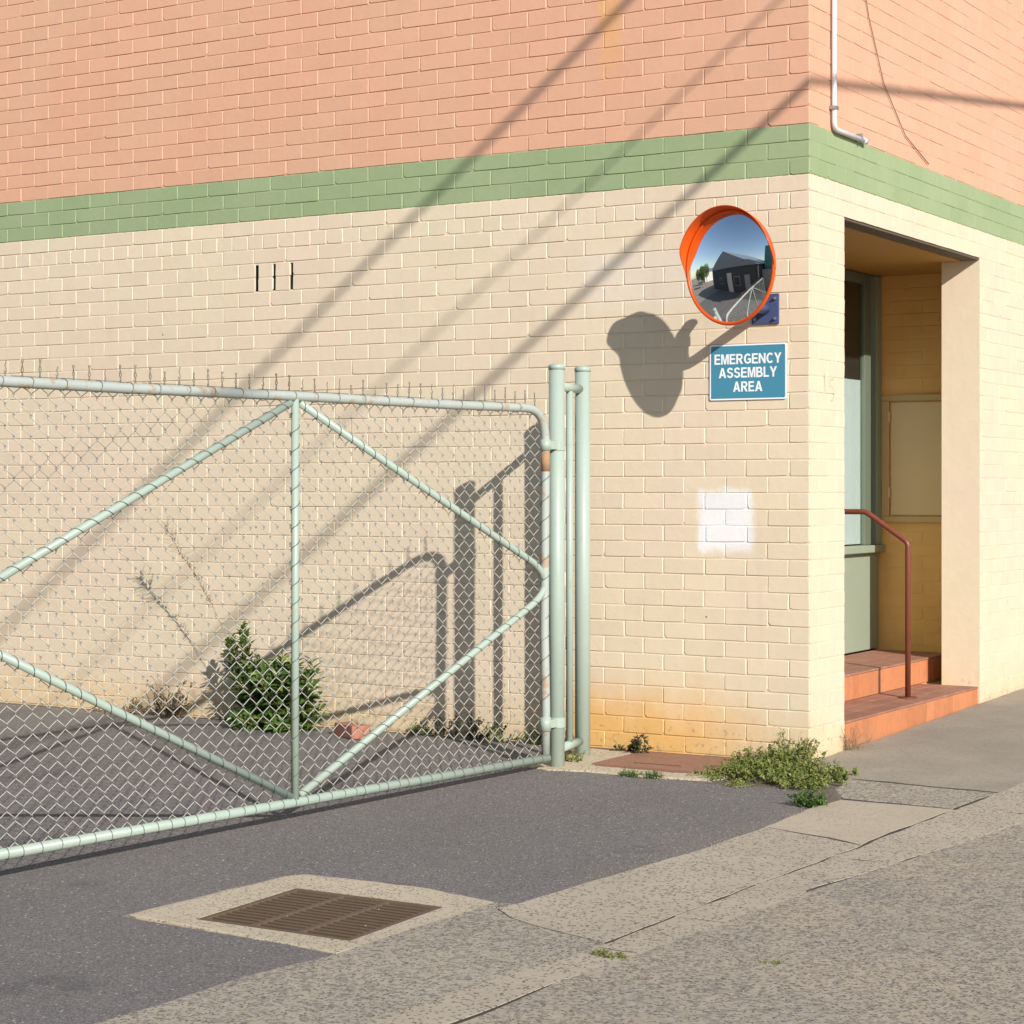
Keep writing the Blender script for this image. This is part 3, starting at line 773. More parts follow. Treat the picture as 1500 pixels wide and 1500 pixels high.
# ================================================================== gate posts
AX, AY = -1.086, -.710
BX, BY = -1.139, -.345
gp = empty('gate_posts', 'pair of pale green steel gate posts joined by short links beside the wall', 'gate post', (AX, AY, 0))
def gpp(p): return Vector(p) - Vector((AX, AY, 0))
def domed(b, x, y, z, r, seg=20):
    tube(b, [gpp((x, y, z - .018)), gpp((x, y, z)), gpp((x, y, z + .008)), gpp((x, y, z + .012))], r, seg, True, [r * 1.06, r * 1.06, r * .92, r * .5])
for (x, y, zt) in ((AX, AY, 2.036), (BX, BY, 2.044)):
    b = BM(); tube(b, [gpp((x, y, -.2)), gpp((x, y, zt - .01))], .0405, 24); p_ = part('post', b, 'pale_green_paint', gp, True)
    b = BM(); domed(b, x, y, zt, .0405); part('cap', b, 'pale_green_paint', p_, True)
for z_ in (1.935, .088):
    b = BM(); tube(b, [gpp((AX, AY + .035, z_)), gpp((BX, BY - .035, z_))], .0235, 16); part('link', b, 'pale_green_paint', gp, True)
mx, my = (AX + BX) / 2 + .004, (AY + BY) / 2 - .01
b = BM(); tube(b, [gpp((mx, my, .11)), gpp((mx, my, 1.915))], .0185, 14); part('drop_rod', b, 'pale_green_paint', gp, True)

# ================================================================== chain-link gate
GD = Vector((-.1163, -.9933, 0)).normalized(); GN = Vector((.9933, -.1163, 0)).normalized()
G0 = Vector((AX, AY, 0)) + GD * .105 + GN * .008
GL, GZ0, GZ1 = 3.63, .052, 1.815
gate = empty('chain_link_gate', 'pale green tubular gate with chain link mesh and diagonal braces standing open', 'gate', G0)
def gp3(t, z, n=0.0): return GD * t + GN * n + Vector((0, 0, z))
RT, RB = .0215, .0172
b = BM(); tube(b, [gp3(-.018, GZ0), gp3(GL + .02, GZ0 )], RT, 16); part('bottom_rail', b, 'pale_green_paint', gate, True)
b = BM()
pts = [gp3(0, GZ0 + .02), gp3(-.004, .3), gp3(.008, .7), gp3(.004, 1.1), gp3(0, 1.5)] + arc_pts(gp3(0, GZ1 - .17), gp3(0, GZ1), gp3(.17, GZ1), 10) + [gp3(.8, GZ1 - .004), gp3(1.8, GZ1), gp3(2.8, GZ1 - .003)] + \
      arc_pts(gp3(GL - .17, GZ1), gp3(GL, GZ1), gp3(GL, GZ1 - .17), 10) + [gp3(GL, GZ0 + .02)]
tube(b, pts, RT, 16); part('frame', b, 'rusted_green_paint', gate, True)
GM = 1.81
b = BM(); tube(b, [gp3(GM, GZ0 + .01), gp3(GM, GZ1 - .01)], RB, 14); part('stile', b, 'pale_green_paint', gate, True)
braces = [((.05, 1.02), (GM - .03, GZ1 - .03)), ((.05, .86), (GM - .03, GZ0 + .03)), ((GM + .03, GZ1 - .03), (GL - .02, .98)), ((GM + .03, GZ0 + .03), (GL - .02, .90))]
for (a, c) in braces:
    b = BM()
    if a[0] < 1:
        e = gp3(0.006, a[1] + (-.07 if a[1] > .95 else .06)); pts = arc_pts(e, gp3(.03, a[1] - (.01 if a[1] > .95 else -.01)), gp3(a[0] + .08, a[1] + (c[1] - a[1]) * .08 / (c[0] - a[0])), 5) + [gp3(*c)]
    else: pts = [gp3(*a), gp3(*c)]
    tube(b, pts, RB, 14); part('brace', b, 'pale_green_paint', gate, True)
# hinges
for z_, h in ((1.632, .05), (.225, .05)):
    b = BM()
    tube(b, [gp3(-.105, z_ - h / 2, -.008), gp3(-.105, z_ + h / 2, -.008)], .0445, 20)
    s_ = BM(); box(s_, -.05, .05, -.022, .022, -h / 2 + .004, h / 2 - .004, .003)
    for v in s_.verts: v.co = gp3(-.050 + v.co.x, z_ + v.co.z, v.co.y)
    bmesh.ops.recalc_face_normals(s_, faces=s_.faces)
    me_ = tomesh(s_, 'strap'); b.from_mesh(me_); bpy.data.meshes.remove(me_)
    part('hinge_band', b, 'pale_green_paint', gate)
b = BM(); tube(b, [gp3(0, 1.50), gp3(0, 1.60)], RT + .001, 16); part('rust_patch', b, 'rust', gate, True)
b = BM(); tube(b, [gp3(0, .19), gp3(0, .26)], RT + .006, 16); tube(b, [gp3(0, 1.605), gp3(0, 1.66)], RT + .006, 16); part('hinge_collar', b, 'pale_green_paint', gate, True)
# chain-link wires: every wire a flattened zigzag hooked into its neighbours
GR = random.Random(9)
P = .040; NOFF = -.026
V, F = [], []
def wire(V, F, pts, r, seg=4):
    rings = []
    for i, p in enumerate(pts):
        a = pts[max(i - 1, 0)]; c = pts[min(i + 1, len(pts) - 1)]
        d = c - a
        if d.length < 1e-6: d = Vector((0, 0, 1))
        u, v = frame_of(d); b0 = len(V); rings.append(b0)
        for k in range(seg):
            an = 2 * math.pi * (k + .5) / seg; V.append(tuple(p + (u * math.cos(an) + v * math.sin(an)) * r))
    for a, c in zip(rings, rings[1:]):
        for k in range(seg): F.append((a + k, a + (k + 1) % seg, c + (k + 1) % seg, c + k))
NW = int((GL - .03) / P); NR = int((GZ1 - GZ0) / P)
def sag(t, z): return Vector((mnoise.noise(Vector((t * 1.3, z * 1.3, 0))) * .010 + mnoise.noise(Vector((t * 9, z * 9, 4))) * .0035, 0, mnoise.noise(Vector((t * 1.3, z * 1.3, 9))) * .009 + mnoise.noise(Vector((t * 9, z * 9, 14))) * .0035))
def mp(t, z, n):
    s = sag(t, z)
    damp = 1.0
    bul = mnoise.noise(Vector((t * .8, z * .8, 5))) * .012
    return gp3(t + s.x * damp, z + s.z * damp, NOFF + n + bul * .5)
tips = []
WR = .0018
for i in range(NW):
    t0 = .018 + i * P
    pts = []
    for j in range(NR + 1):
        z = GZ0 - .004 + j * P
        right = (j + i) % 2 == 0
        t = t0 + (P if right else 0)
        k = .0030 if right else -.0030
        lay = .0032 if right else -.0032
        # hook: passes from one layer to the other
        pts.append(mp(t + (k * .8), z - .004, lay)); pts.append(mp(t + (k * .8), z + .004, -lay))
    wire(V, F, pts, WR)
    if (NR + i) % 2 == 0:
        tips.append((t0 + P, GZ0 - .004 + NR * P))
VT, FT = [], []
for (t, z) in tips:
    if t > GL - .1 or t < .03: continue
    l = GR.uniform(.075, .105)
    for sgn in (-1, 1):
        pts = []
        for q in range(6):
            f = q / 5
            pts.append(mp(t + sgn * .004 * math.cos(f * 9) + (sgn * .010 if q == 5 else 0) + GR.uniform(-.001, .001), z + l * f, .004 * math.sin(f * 9) * sgn))
        if sgn == 1 and GR.random() < .35: pts = pts[:4]
        wire(VT, FT, pts, .0021)
me = bpy.data.meshes.new('chain_link_mesh'); me.from_pydata(V, [], F)
for p in me.polygons: p.use_smooth = True
o = link('chain_link_mesh', me, 'wire_paint', gate); o['kind'] = 'stuff'
me = bpy.data.meshes.new('wire_tip'); me.from_pydata(VT, [], FT); o = link('wire_tip', me, 'wire_tip', gate); o['kind'] = 'stuff'
# tie wires: rings along rails, lacing round braces and stile
V, F = [], []
def ringwire(c, axis, r, wr=.0016, tilt=0.0):
    u, v = frame_of(axis); n = 14
    wire(V, F, [c + (u * math.cos(2 * math.pi * k / n) + v * math.sin(2 * math.pi * k / n)) * r + axis * tilt * math.sin(2 * math.pi * k / n + 1) for k in range(n + 1)], wr)
t = .05
while t < GL - .05:
    ringwire(gp3(t, GZ0), GD, RT + .0015, .0017, GR.uniform(-.008, .012)); t += .08 + GR.uniform(-.012, .012)
t = .24
while t < GL - .15:
    ringwire(gp3(t, GZ1 - .002), GD, RT + .0022, .0017, GR.uniform(.002, .014)); t += .165 + GR.uniform(-.03, .02)
def lacing(a, c, r, pitch=.083):
    a, c = Vector(a), Vector(c); d = (c - a).normalized(); L = (c - a).length; u, v = frame_of(d)
    n = int(L / pitch * 10)
    wire(V, F, [a + d * (L * k / n) + (u * math.cos(2 * math.pi * k / 10) + v * math.sin(2 * math.pi * k / 10)) * (r + .0018) for k in range(n + 1)], .0023)
for (a, c) in braces: lacing(gp3(*a), gp3(*c), RB)
lacing(gp3(GM, .12), gp3(GM, 1.74), RB); lacing(gp3(0.004, .3), gp3(0.004, 1.5), RT, .10)
# straight selvage wire along the top rail
for t0 in (0.22, .85, 1.45, 2.1, 2.75):
    wire(V, F, [gp3(t0 + GR.uniform(0, .1), GZ1 + RT + .001, -.006), gp3(t0 + .30, GZ1 + RT + .002, -.006), gp3(t0 + .58, GZ1 + RT + .001, -.006)], .0018)
me = bpy.data.meshes.new('tie_wire'); me.from_pydata(V, [], F)
for p in me.polygons: p.use_smooth = True
o = link('tie_wire', me, 'tie_wire_metal', gate); o['kind'] = 'stuff'

# ================================================================== convex traffic mirror
MC = Vector((-.218, -.495, 2.508))
PL = Vector((-.246, 0, 2.341))
mir = empty('traffic_mirror', 'round convex traffic mirror with an orange hood on a bracket near the building corner', 'mirror', PL)
dl = R(3)
Wn = Vector((-.26 * math.cos(dl), -.9656 * math.cos(dl), -math.sin(dl))).normalized()
U = Vector((0, 0, 1)).cross(Wn); U = -U.normalized() if U.x < 0 else U.normalized()
Vv = U.cross(Wn); Vv = -Vv if Vv.z < 0 else Vv
def ml(u, v, w): return (MC - PL) + U * u + Vv * v + Wn * w
RM = .272; RC = .78
def dome(b, R0, fn, rings=14, seg=64, flip=False):
    prev = [b.verts.new(fn(0, 0))]
    for i in range(1, rings + 1):
        r = R0 * i / rings
        cur = [b.verts.new(fn(r * math.cos(2 * math.pi * k / seg), r * math.sin(2 * math.pi * k / seg))) for k in range(seg)]
        for k in range(seg):
            if i == 1: b.faces.new((prev[0], cur[k], cur[(k + 1) % seg]))
            else: b.faces.new((prev[k], cur[k], cur[(k + 1) % seg], prev[(k + 1) % seg]))
        prev = cur
b = BM(); h0 = math.sqrt(RC * RC - RM * RM)
dome(b, RM, lambda u, v: ml(u, v, math.sqrt(RC * RC - u * u - v * v) - h0 + .004), 20, 80)
o = part('mirror_face', b, 'mirror', mir, True)
b = BM(); dome(b, RM + .006, lambda u, v: ml(u, v, -.055 * max(0, 1 - (u * u + v * v) / (RM + .006) ** 2) ** .5 - .006), 10, 64); part('back_shell', b, 'orange_plastic', mir, True)
b = BM(); n = 80
tube_pts = [ml((RM + .005) * math.cos(2 * math.pi * k / n), (RM + .005) * math.sin(2 * math.pi * k / n), .002) for k in range(n + 1)]
tube(b, tube_pts, .0095, 10, False); bmesh.ops.remove_doubles(b, verts=b.verts, dist=.0002); part('rim', b, 'orange_plastic', mir, True)
b = BM(); n = 72; a0, a1 = R(-6), R(186); secs = []
for k in range(n + 1):
    f = k / n; an = a0 + (a1 - a0) * f
    e = min(f, 1 - f) / .16; e = min(1, e); prof = e * e * (3 - 2 * e)
    h = .012 + .050 * prof * (0.80 + .20 * math.sin(math.pi * f))
    sec = []
    for q in range(5):
        s = q / 4; rr = RM + .010 + .020 * s * prof
        sec.append((b.verts.new(ml(rr * math.cos(an), rr * math.sin(an), -.004 + h * s)), b.verts.new(ml((rr + .004) * math.cos(an), (rr + .004) * math.sin(an), -.004 + h * s))))
    secs.append(sec)
for s0, s1 in zip(secs, secs[1:]):
    for q in range(4):
        b.faces.new((s0[q][0], s0[q + 1][0], s1[q + 1][0], s1[q][0])); b.faces.new((s0[q][1], s1[q][1], s1[q + 1][1], s0[q + 1][1]))
    b.faces.new((s0[4][0], s0[4][1], s1[4][1], s1[4][0])); b.faces.new((s0[0][0], s1[0][0], s1[0][1], s0[0][1]))
for s in (secs[0], secs[-1]):
    for q in range(4): b.faces.new((s[q][0], s[q][1], s[q + 1][1], s[q + 1][0]))
bmesh.ops.recalc_face_normals(b, faces=b.faces)
part('hood', b, 'orange_plastic', mir, True)
b = BM(); box(b, -.076, .076, -.011, -.001, -.078, .078, .002); plate = part('base_plate', b, 'blue_paint', mir)
for sx in (-.055, .055):
    for sz in (-.052, .052):
        b = BM(); tube(b, [(sx, -.0105, sz), (sx, -.019, sz)], .010, 6); tube(b, [(sx, -.019, sz), (sx, -.030, sz)], .0055, 8); part('bolt', b, 'bolt_metal', plate)
b = BM()
tube(b, [(0, -.01, 0), (0, -.27, 0)] + arc_pts((0, -.28, 0), (0, -.345, 0), (0, -.345, .065), 8) + [(0, -.345, .15), (.012, -.342, .19), (.045, -.335, .235)], .027, 20)
part('bracket_arm', b, 'arm_paint', mir, True)
b = BM(); tube(b, [(0, -.345, .13), ml(-.0, -.03, -.03)], .016, 12); tube(b, [(0, -.345, .11), (0, -.345, .15)], .034, 20); part('clamp', b, 'bolt_metal', mir, True)

# ================================================================== sign
sg = empty('wall_sign', 'teal rectangular sign with white letters on the cream brick wall below the mirror', 'sign', (-.345, -.004, 2.020))
def rrect(b, w_, h_, r, y0, y1, seg=5):
    pts = []
    for cx, cz, a0 in ((w_ / 2 - r, h_ / 2 - r, 0), (-w_ / 2 + r, h_ / 2 - r, 90), (-w_ / 2 + r, -h_ / 2 + r, 180), (w_ / 2 - r, -h_ / 2 + r, 270)):
        for k in range(seg + 1):
            a = R(a0 + 90 * k / seg); pts.append((cx + r * math.cos(a), cz + r * math.sin(a)))
    f0 = [b.verts.new((x, y0, z)) for x, z in pts]; f1 = [b.verts.new((x, y1, z)) for x, z in pts]
    b.faces.new(f0); b.faces.new(list(reversed(f1)))
    for i in range(len(pts)): b.faces.new((f0[i], f1[i], f1[(i + 1) % len(pts)], f0[(i + 1) % len(pts)]))
    bmesh.ops.recalc_face_normals(b, faces=b.faces)
b = BM(); rrect(b, .436, .290, .010, -.004, .001); part('panel', b, 'sign_white', sg)
b = BM(); rrect(b, .420, .274, .007, -.0046, -.0039); part('face', b, 'sign_teal', sg)
for sx in (-1, 1):
    for sz in (-1, 1):
        b = BM(); tube(b, [(sx * .205, -.0045, sz * .132), (sx * .205, -.0065, sz * .132)], .0035, 8); part('screw', b, 'bolt_metal', sg)
from mathutils.geometry import tessellate_polygon
def arc2(cx, cy, rx, ry, a0, a1, n=10): return [(cx + rx * math.cos(R(a0 + (a1 - a0) * k / n)), cy + ry * math.sin(R(a0 + (a1 - a0) * k / n))) for k in range(n + 1)]
def band(cx, cy, rx, ry, wx, wy, a0, a1, n=16): return arc2(cx, cy, rx, ry, a0, a1, n) + arc2(cx, cy, rx - wx, ry - wy, a1, a0, n)
GLY = {   # outline, then holes; cap height 1
 'E': (.66, [[(0, 0), (.66, 0), (.66, .17), (.2, .17), (.2, .43), (.61, .43), (.61, .60), (.2, .60), (.2, .83), (.64, .83), (.64, 1), (0, 1)]]),
 'M': (.86, [[(0, 0), (.18, 0), (.18, .72), (.34, 0), (.52, 0), (.68, .72), (.68, 0), (.86, 0), (.86, 1), (.59, 1), (.43, .33), (.27, 1), (0, 1)]]),
 'R': (.76, [[(0, 0), (.2, 0), (.2, .40), (.29, .40), (.51, 0), (.76, 0), (.53, .42)] + arc2(.44, .71, .28, .29, -62, 90) + [(0, 1)], [(.2, .57), (.2, .83)] + arc2(.42, .70, .10, .13, 90, -90, 6)]),
 'N': (.76, [[(0, 0), (.19, 0), (.19, .66), (.57, 0), (.76, 0), (.76, 1), (.57, 1), (.57, .36), (.20, 1), (0, 1)]]),
 'Y': (.80, [[(.30, 0), (.50, 0), (.50, .41), (.80, 1), (.57, 1), (.40, .61), (.23, 1), (0, 1), (.30, .41)]]),
 'L': (.60, [[(0, 0), (.60, 0), (.60, .17), (.2, .17), (.2, 1), (0, 1)]]),
 'A': (.84, [[(0, 0), (.22, 0), (.295, .21), (.545, .21), (.62, 0), (.84, 0), (.53, 1), (.31, 1)], [(.35, .38), (.42, .77), (.49, .38)]]),
 'B': (.72, [[(0, 0)] + arc2(.43, .285, .29, .285, -90, 62) + arc2(.40, .75, .27, .25, -40, 90) + [(0, 1)], [(.2, .17), (.2, .43)] + arc2(.42, .30, .10, .13, 90, -90, 6), [(.2, .60), (.2, .84)] + arc2(.38, .72, .09, .12, 90, -90, 6)]),
 'C': (.76, [band(.41, .5, .41, .515, .205, .175, 42, 318)]),
 'G': (.80, [arc2(.42, .5, .42, .515, 40, 305) + [(.80, .10), (.80, .54), (.44, .54), (.44, .37), (.61, .37), (.61, .20)] + arc2(.42, .5, .215, .34, 312, 42)]),
 'S': (.70, [arc2(.35, .72, .33, .295, 15, 205, 10) + [(.12, .51), (.30, .44), (.45, .40)] + arc2(.35, .285, .145, .125, 40, -170, 8) + arc2(.35, .29, .35, .305, 188, 375, 12) + [(.64, .46), (.50, .54), (.28, .61)] + arc2(.35, .715, .135, .13, 200, 10, 8)]),
}
for txt, zz, wd in (('EMERGENCY', .068, .380), ('ASSEMBLY', -.003, .330), ('AREA', -.076, .166)):
    V, F, cx = [], [], 0
    for ch in txt:
        wdt, loops = GLY[ch]; b0 = len(V)
        for l in loops: V.extend([(cx + x, 0, y) for x, y in l])
        for t in tessellate_polygon([[Vector((x, y, 0)) for x, y in l] for l in loops]): F.append(tuple(b0 + i for i in t))
        cx += wdt + .085
    cx -= .085
    me = bpy.data.meshes.new('lettering'); me.from_pydata(V, [], F)
    for v in me.vertices: v.co = ((v.co.x - cx / 2) * wd / cx, -.0052, zz + (v.co.z - .5) * .053)
    link('lettering', me, 'sign_white', sg)

# ================================================================== handrail
hr = empty('handrail', 'red-brown tubular handrail rising from the lower terracotta step to the doorway', 'handrail', (-.13, 1.78, T1))
b = BM(); tube(b, [(0, 0, 0), (0, 0, .885)] + arc_pts((0, 0, .89), (0, 0, .915), (-.02, 0, .93), 4) + [(-.235, 0, 1.078)] + arc_pts((-.24, 0, 1.081), (-.262, 0, 1.096), (-.285, 0, 1.096), 4) + [(RX + .13 + .012, 0, 1.096)], .0165, 14)
part('rail', b, 'rail_paint', hr, True)
b = BM(); tube(b, [(0, 0, 0.001), (0, 0, .008)], .055, 20); part('base_flange', b, 'rail_paint', hr)

# ================================================================== loose red brick at the foot of the wall
b = BM(); box(b, -.115, .115, -.055, .055, -.038, .038, .006)
for v in b.verts: v.co += Vector((mnoise.noise(v.co * 30), mnoise.noise(v.co * 30 + Vector((5, 0, 0))), mnoise.noise(v.co * 30 + Vector((0, 9, 0))))) * .004
o = part('loose_brick', b, 'brick_red'); o.location = (-2.66, -.30, gz(0, -.3) + .036); o.rotation_euler = (0, 0, R(-28))
tag(o, 'loose red brick lying on the asphalt against the wall behind the gate', 'brick')

# ================================================================== plants
VR = random.Random(21)
def leaf(V, F, p, d, up, L, W, bend=.25):
    d = d.normalized(); s = d.cross(up)
    if s.length < 1e-3: s = d.cross(Vector((1, 0, 0)))
    s.normalize(); nrm = s.cross(d).normalized()
    b0 = len(V)
    m1 = p + d * L * .38 + nrm * L * .04; tip = p + d * L - nrm * L * bend
    m2 = p + d * L * .74 - nrm * L * bend * .35
    for q in (p, m1 - s * W * .5 + nrm * W * .14, m1 + s * W * .5 + nrm * W * .14, m1 - nrm * W * .05, m2 - s * W * .33 + nrm * W * .08, m2 + s * W * .33 + nrm * W * .08, tip): V.append(tuple(q))
    F.extend([(b0, b0 + 3, b0 + 1), (b0, b0 + 2, b0 + 3), (b0 + 1, b0 + 3, b0 + 6, b0 + 4), (b0 + 3, b0 + 2, b0 + 5, b0 + 6)])
def rvec(a=1): return Vector((VR.uniform(-a, a), VR.uniform(-a, a), VR.uniform(-a, a)))
def foliage_obj(root, V, F, mat, name='foliage'):
    me = bpy.data.meshes.new(name); me.from_pydata(V, [], F)
    o = link(name, me, mat, root); o['kind'] = 'stuff'; return o
def grow(p0, d0, L, n, droop=0.0, wob=.12):
    pts = [Vector(p0)]; d = Vector(d0).normalized()
    for i in range(n):
        d = (d + rvec(wob) + Vector((0, 0, -droop))).normalized(); pts.append(pts[-1] + d * L / n)
    return pts
def stems_obj(root, lines, r, mat, name='stem'):
    V, F = [], []
    for l in lines: wire(V, F, l, r, 4)
    me = bpy.data.meshes.new(name); me.from_pydata(V, [], F); o = link(name, me, mat, root); o['kind'] = 'stuff'; return o

# leafy bush against the wall
bush = empty('bush', 'dark green leafy bush with glossy narrow leaves growing at the wall behind the gate', 'bush', (-3.30, -.17, 0))
V, F, lines = [], [], []
def leafy_stem(p0, d0, L, nleaf, ll, lw, droop=0.0, top_only=.0, bend=.22, spread=.9, wob=.12):
    pts = grow(p0, d0, L, 8, droop, wob); lines.append(pts)
    ga = VR.uniform(0, 6.28)
    for k in range(nleaf):
        f = top_only + (1 - top_only) * (k + .5) / nleaf
        q = f * 8; i = min(int(q), 7); p = pts[i].lerp(pts[i + 1], q - i); ax = (pts[i + 1] - pts[i]).normalized()
        u, v = frame_of(ax); ga += 2.4
        rad = u * math.cos(ga) + v * math.sin(ga)
        d = (ax * (.25 + .6 * f) + rad * spread + rvec(.25)).normalized()
        s = ll * VR.uniform(.7, 1.15) * (1.0 - .35 * max(0, f - .8) / .2)
        if p.y + d.y * s + bush.location.y > -.012 and d.y > 0: d.y *= -.3
        leaf(V, F, p, d, ax, s, lw * VR.uniform(.8, 1.2), bend * VR.uniform(.3, 1.3))
for k in range(44):
    a = VR.uniform(0, 6.28); r = VR.uniform(0, .12)
    p0 = Vector((r * math.cos(a) * 1.5, r * math.sin(a) * .6, 0))
    lean = Vector((VR.uniform(-.42, .42), VR.uniform(-.6, .12), 1))
    leafy_stem(p0, lean, VR.uniform(.26, .45), 27, .112, .030, .015)
for k in range(20):
    p0 = Vector((VR.uniform(.06, .26), VR.uniform(-.10, .03), 0))
    leafy_stem(p0, Vector((VR.uniform(-.1, .34), VR.uniform(-.4, .1), 1)), VR.uniform(.28, .46), 26, .108, .030, .015)
for k in range(5):
    leafy_stem(Vector((-.13 - .012 * k, -.02 * k + .03, 0)), Vector((-.25 - .012 * k, 0, 1)), .62 - .025 * k, 62, .085, .025, -.012, spread=.7, wob=.035)
for k in range(22):
    leafy_stem(Vector((VR.uniform(-.2, .25), VR.uniform(-.12, 0), 0)), Vector((VR.uniform(-.6, .6), VR.uniform(-1, -.1), .55)), VR.uniform(.12, .22), 16, .085, .02, .03)
stems_obj(bush, lines, .0035, 'dry_stalk', 'stems')
foliage_obj(bush, V, F, 'glossy_leaf')

# tall dry stalk leaning left out of the bush
st = empty('dry_stalk', 'tall thin dry weed stalk leaning left above the bush with a wispy seed head', 'weed', (-3.47, -.26, 0))
V, F, lines = [], [], []
main = [Vector(p) for p in ((.0, .06, .02), (-.05, .04, .25), (-.12, .01, .50), (-.21, -.03, .72), (-.30, -.06, .88), (-.39, -.09, 1.01), (-.45, -.11, 1.11), (-.49, -.12, 1.18))]
lines.append(main)
for k in range(150):
    f = VR.uniform(.42, 1.0); q = f * 7; i = min(int(q), 6); p = main[i].lerp(main[i + 1], q - i)
    d = (main[i + 1] - main[i]).normalized() * .6 + rvec(.8)
    l = VR.uniform(.012, .03) if f < .72 else VR.uniform(.02, .075)
    e = p + d.normalized() * l; lines.append([p, e])
    leaf(V, F, e, d + rvec(.4), Vector((0, 0, 1)), VR.uniform(.008, .018), .005, .2)
stems_obj(st, lines, .0016, 'dry_stalk', 'stems'); foliage_obj(st, V, F, 'dry_leaf')

def weed_clump(name, label, cat, loc, ns, spread, height, nleaf, ll, lw, mat, droop=.03, stemr=.0018, xs=1.0, ys=1.0, group=None, lean=(0, 0), hv=.5):
    root = empty(name, label, cat, loc, group); V, F, lines = [], [], []
    for k in range(ns):
        a = VR.uniform(0, 6.28); r = spread * math.sqrt(VR.random())
        p0 = Vector((r * math.cos(a) * xs, r * math.sin(a) * ys, 0))
        d = Vector((math.cos(a) * xs * .7 + VR.uniform(-.5, .5) + lean[0], math.sin(a) * ys * .6 + VR.uniform(-.4, .4) + lean[1], VR.uniform(.5, 1.6)))
        L = height * VR.uniform(hv, 1.1); pts = grow(p0, d, L, 6, droop, .22)
        for p in pts:
            if p.z < .003: p.z = .003 + VR.random() * .01
            if loc[0] < 0 and p.y + loc[1] > -.01: p.y = -.01 - loc[1]
        lines.append(pts)
        for j in range(nleaf):
            f = VR.uniform(.15, 1); q = f * 6; i = min(int(q), 5); p = pts[i].lerp(pts[i + 1], q - i)
            dd = rvec(1) + Vector((0, 0, .35)); leaf(V, F, p, dd, Vector((0, 0, 1)) + rvec(.4), ll * VR.uniform(.6, 1.3), lw * VR.uniform(.7, 1.2), .2)
    stems_obj(root, lines, stemr, 'dry_stalk' if 'dry' in mat else mat, 'stems'); foliage_obj(root, V, F, mat); return root
def zz(y): return gz(0, y)
# the sprawling weed at the corner
root = empty('sprawling_weed', 'wide sprawling weed of tiny olive leaves at the foot of the building corner', 'weed', (0, 0, 0))
V, F, lines = [], [], []
for k in range(400):
    f = VR.random()
    x = -.27 + .62 * f + VR.uniform(-.04, .04)
    ymax = -.05 if x < -.01 else -.10 - .5 * max(0, x)
    y = VR.uniform(-.66 - .12 * f, ymax) + VR.uniform(-.05, .03)
    if y > ymax: y = ymax - .02
    # rounder outline
    if ((x - .07) / .44) ** 2 + ((y + .38) / .44) ** 2 > 1 + VR.uniform(-.15, .2): continue
    hgt = (.040 + .060 * math.exp(-((x + .03) / .16) ** 2) * (1.0 if y > -.45 else .55)) * VR.uniform(.5, 1.25)
    p0 = Vector((x, y, zz(y)))
    pts = grow(p0, Vector((VR.uniform(-.9, .9), VR.uniform(-.9, .5), VR.uniform(.6, 1.5))), hgt * 1.35, 6, .05, .3)
    for p in pts:
        p.z = max(p.z, zz(p.y) + .004)
        if p.x < .005 and p.y > -.012: p.y = -.012
    lines.append(pts)
    for j in range(17):
        q = VR.uniform(.6, 6); i = min(int(q), 5); p = pts[i].lerp(pts[i + 1], q - i)
        leaf(V, F, p, rvec(1) + Vector((0, 0, .3)), Vector((0, 0, 1)) + rvec(.5), VR.uniform(.010, .023), VR.uniform(.008, .014), .15)
for k in range(11):                              # taller shoots against the wall
    x = VR.uniform(-.20, .10); p0 = Vector((x, -.10, zz(-.1)))
    pts = grow(p0, Vector((VR.uniform(-.2, .7), -.15, 1)), VR.uniform(.11, .21), 8, .01, .2); lines.append(pts)
    for j in range(34):
        q = VR.uniform(2.5, 8); i = min(int(q), 7); p = pts[i].lerp(pts[i + 1], q - i) + rvec(.012)
        leaf(V, F, p, rvec(1), Vector((0, 0, 1)) + rvec(.5), VR.uniform(.010, .020), VR.uniform(.007, .012), .15)
for k in range(16):                              # runners creeping over the concrete and asphalt
    a = VR.uniform(-2.9, -.1); p0 = Vector((.05 + .34 * math.cos(a), -.40 + .36 * math.sin(a), 0)); p0.z = zz(p0.y)
    pts = grow(p0, Vector((math.cos(a), math.sin(a), .15)), VR.uniform(.08, .20), 7, .03, .3)
    for p in pts: p.z = zz(p.y) + .006 + VR.random() * .012
    lines.append(pts)
    for j in range(26):
        q = VR.uniform(0, 7); i = min(int(q), 6); p = pts[i].lerp(pts[i + 1], q - i)
        leaf(V, F, p, rvec(1) + Vector((0, 0, .35)), Vector((0, 0, 1)) + rvec(.4), VR.uniform(.009, .02), VR.uniform(.007, .012), .15)
for k in range(5):
    p0 = Vector((-.30 + .02 * k, -.22, zz(-.2))); pts = grow(p0, Vector((VR.uniform(-.5, .2), 0, 1)), VR.uniform(.06, .10), 6, .0, .2); lines.append(pts)
    for j in range(26):
        q = VR.uniform(3, 6); i = min(int(q), 5); p = pts[i].lerp(pts[i + 1], q - i) + rvec(.012)
        leaf(V, F, p, rvec(1), Vector((0, 0, 1)), VR.uniform(.010, .018), .009, .15)
stems_obj(root, lines, .0013, 'weed_leaf', 'stems'); foliage_obj(root, V, F, 'weed_leaf')

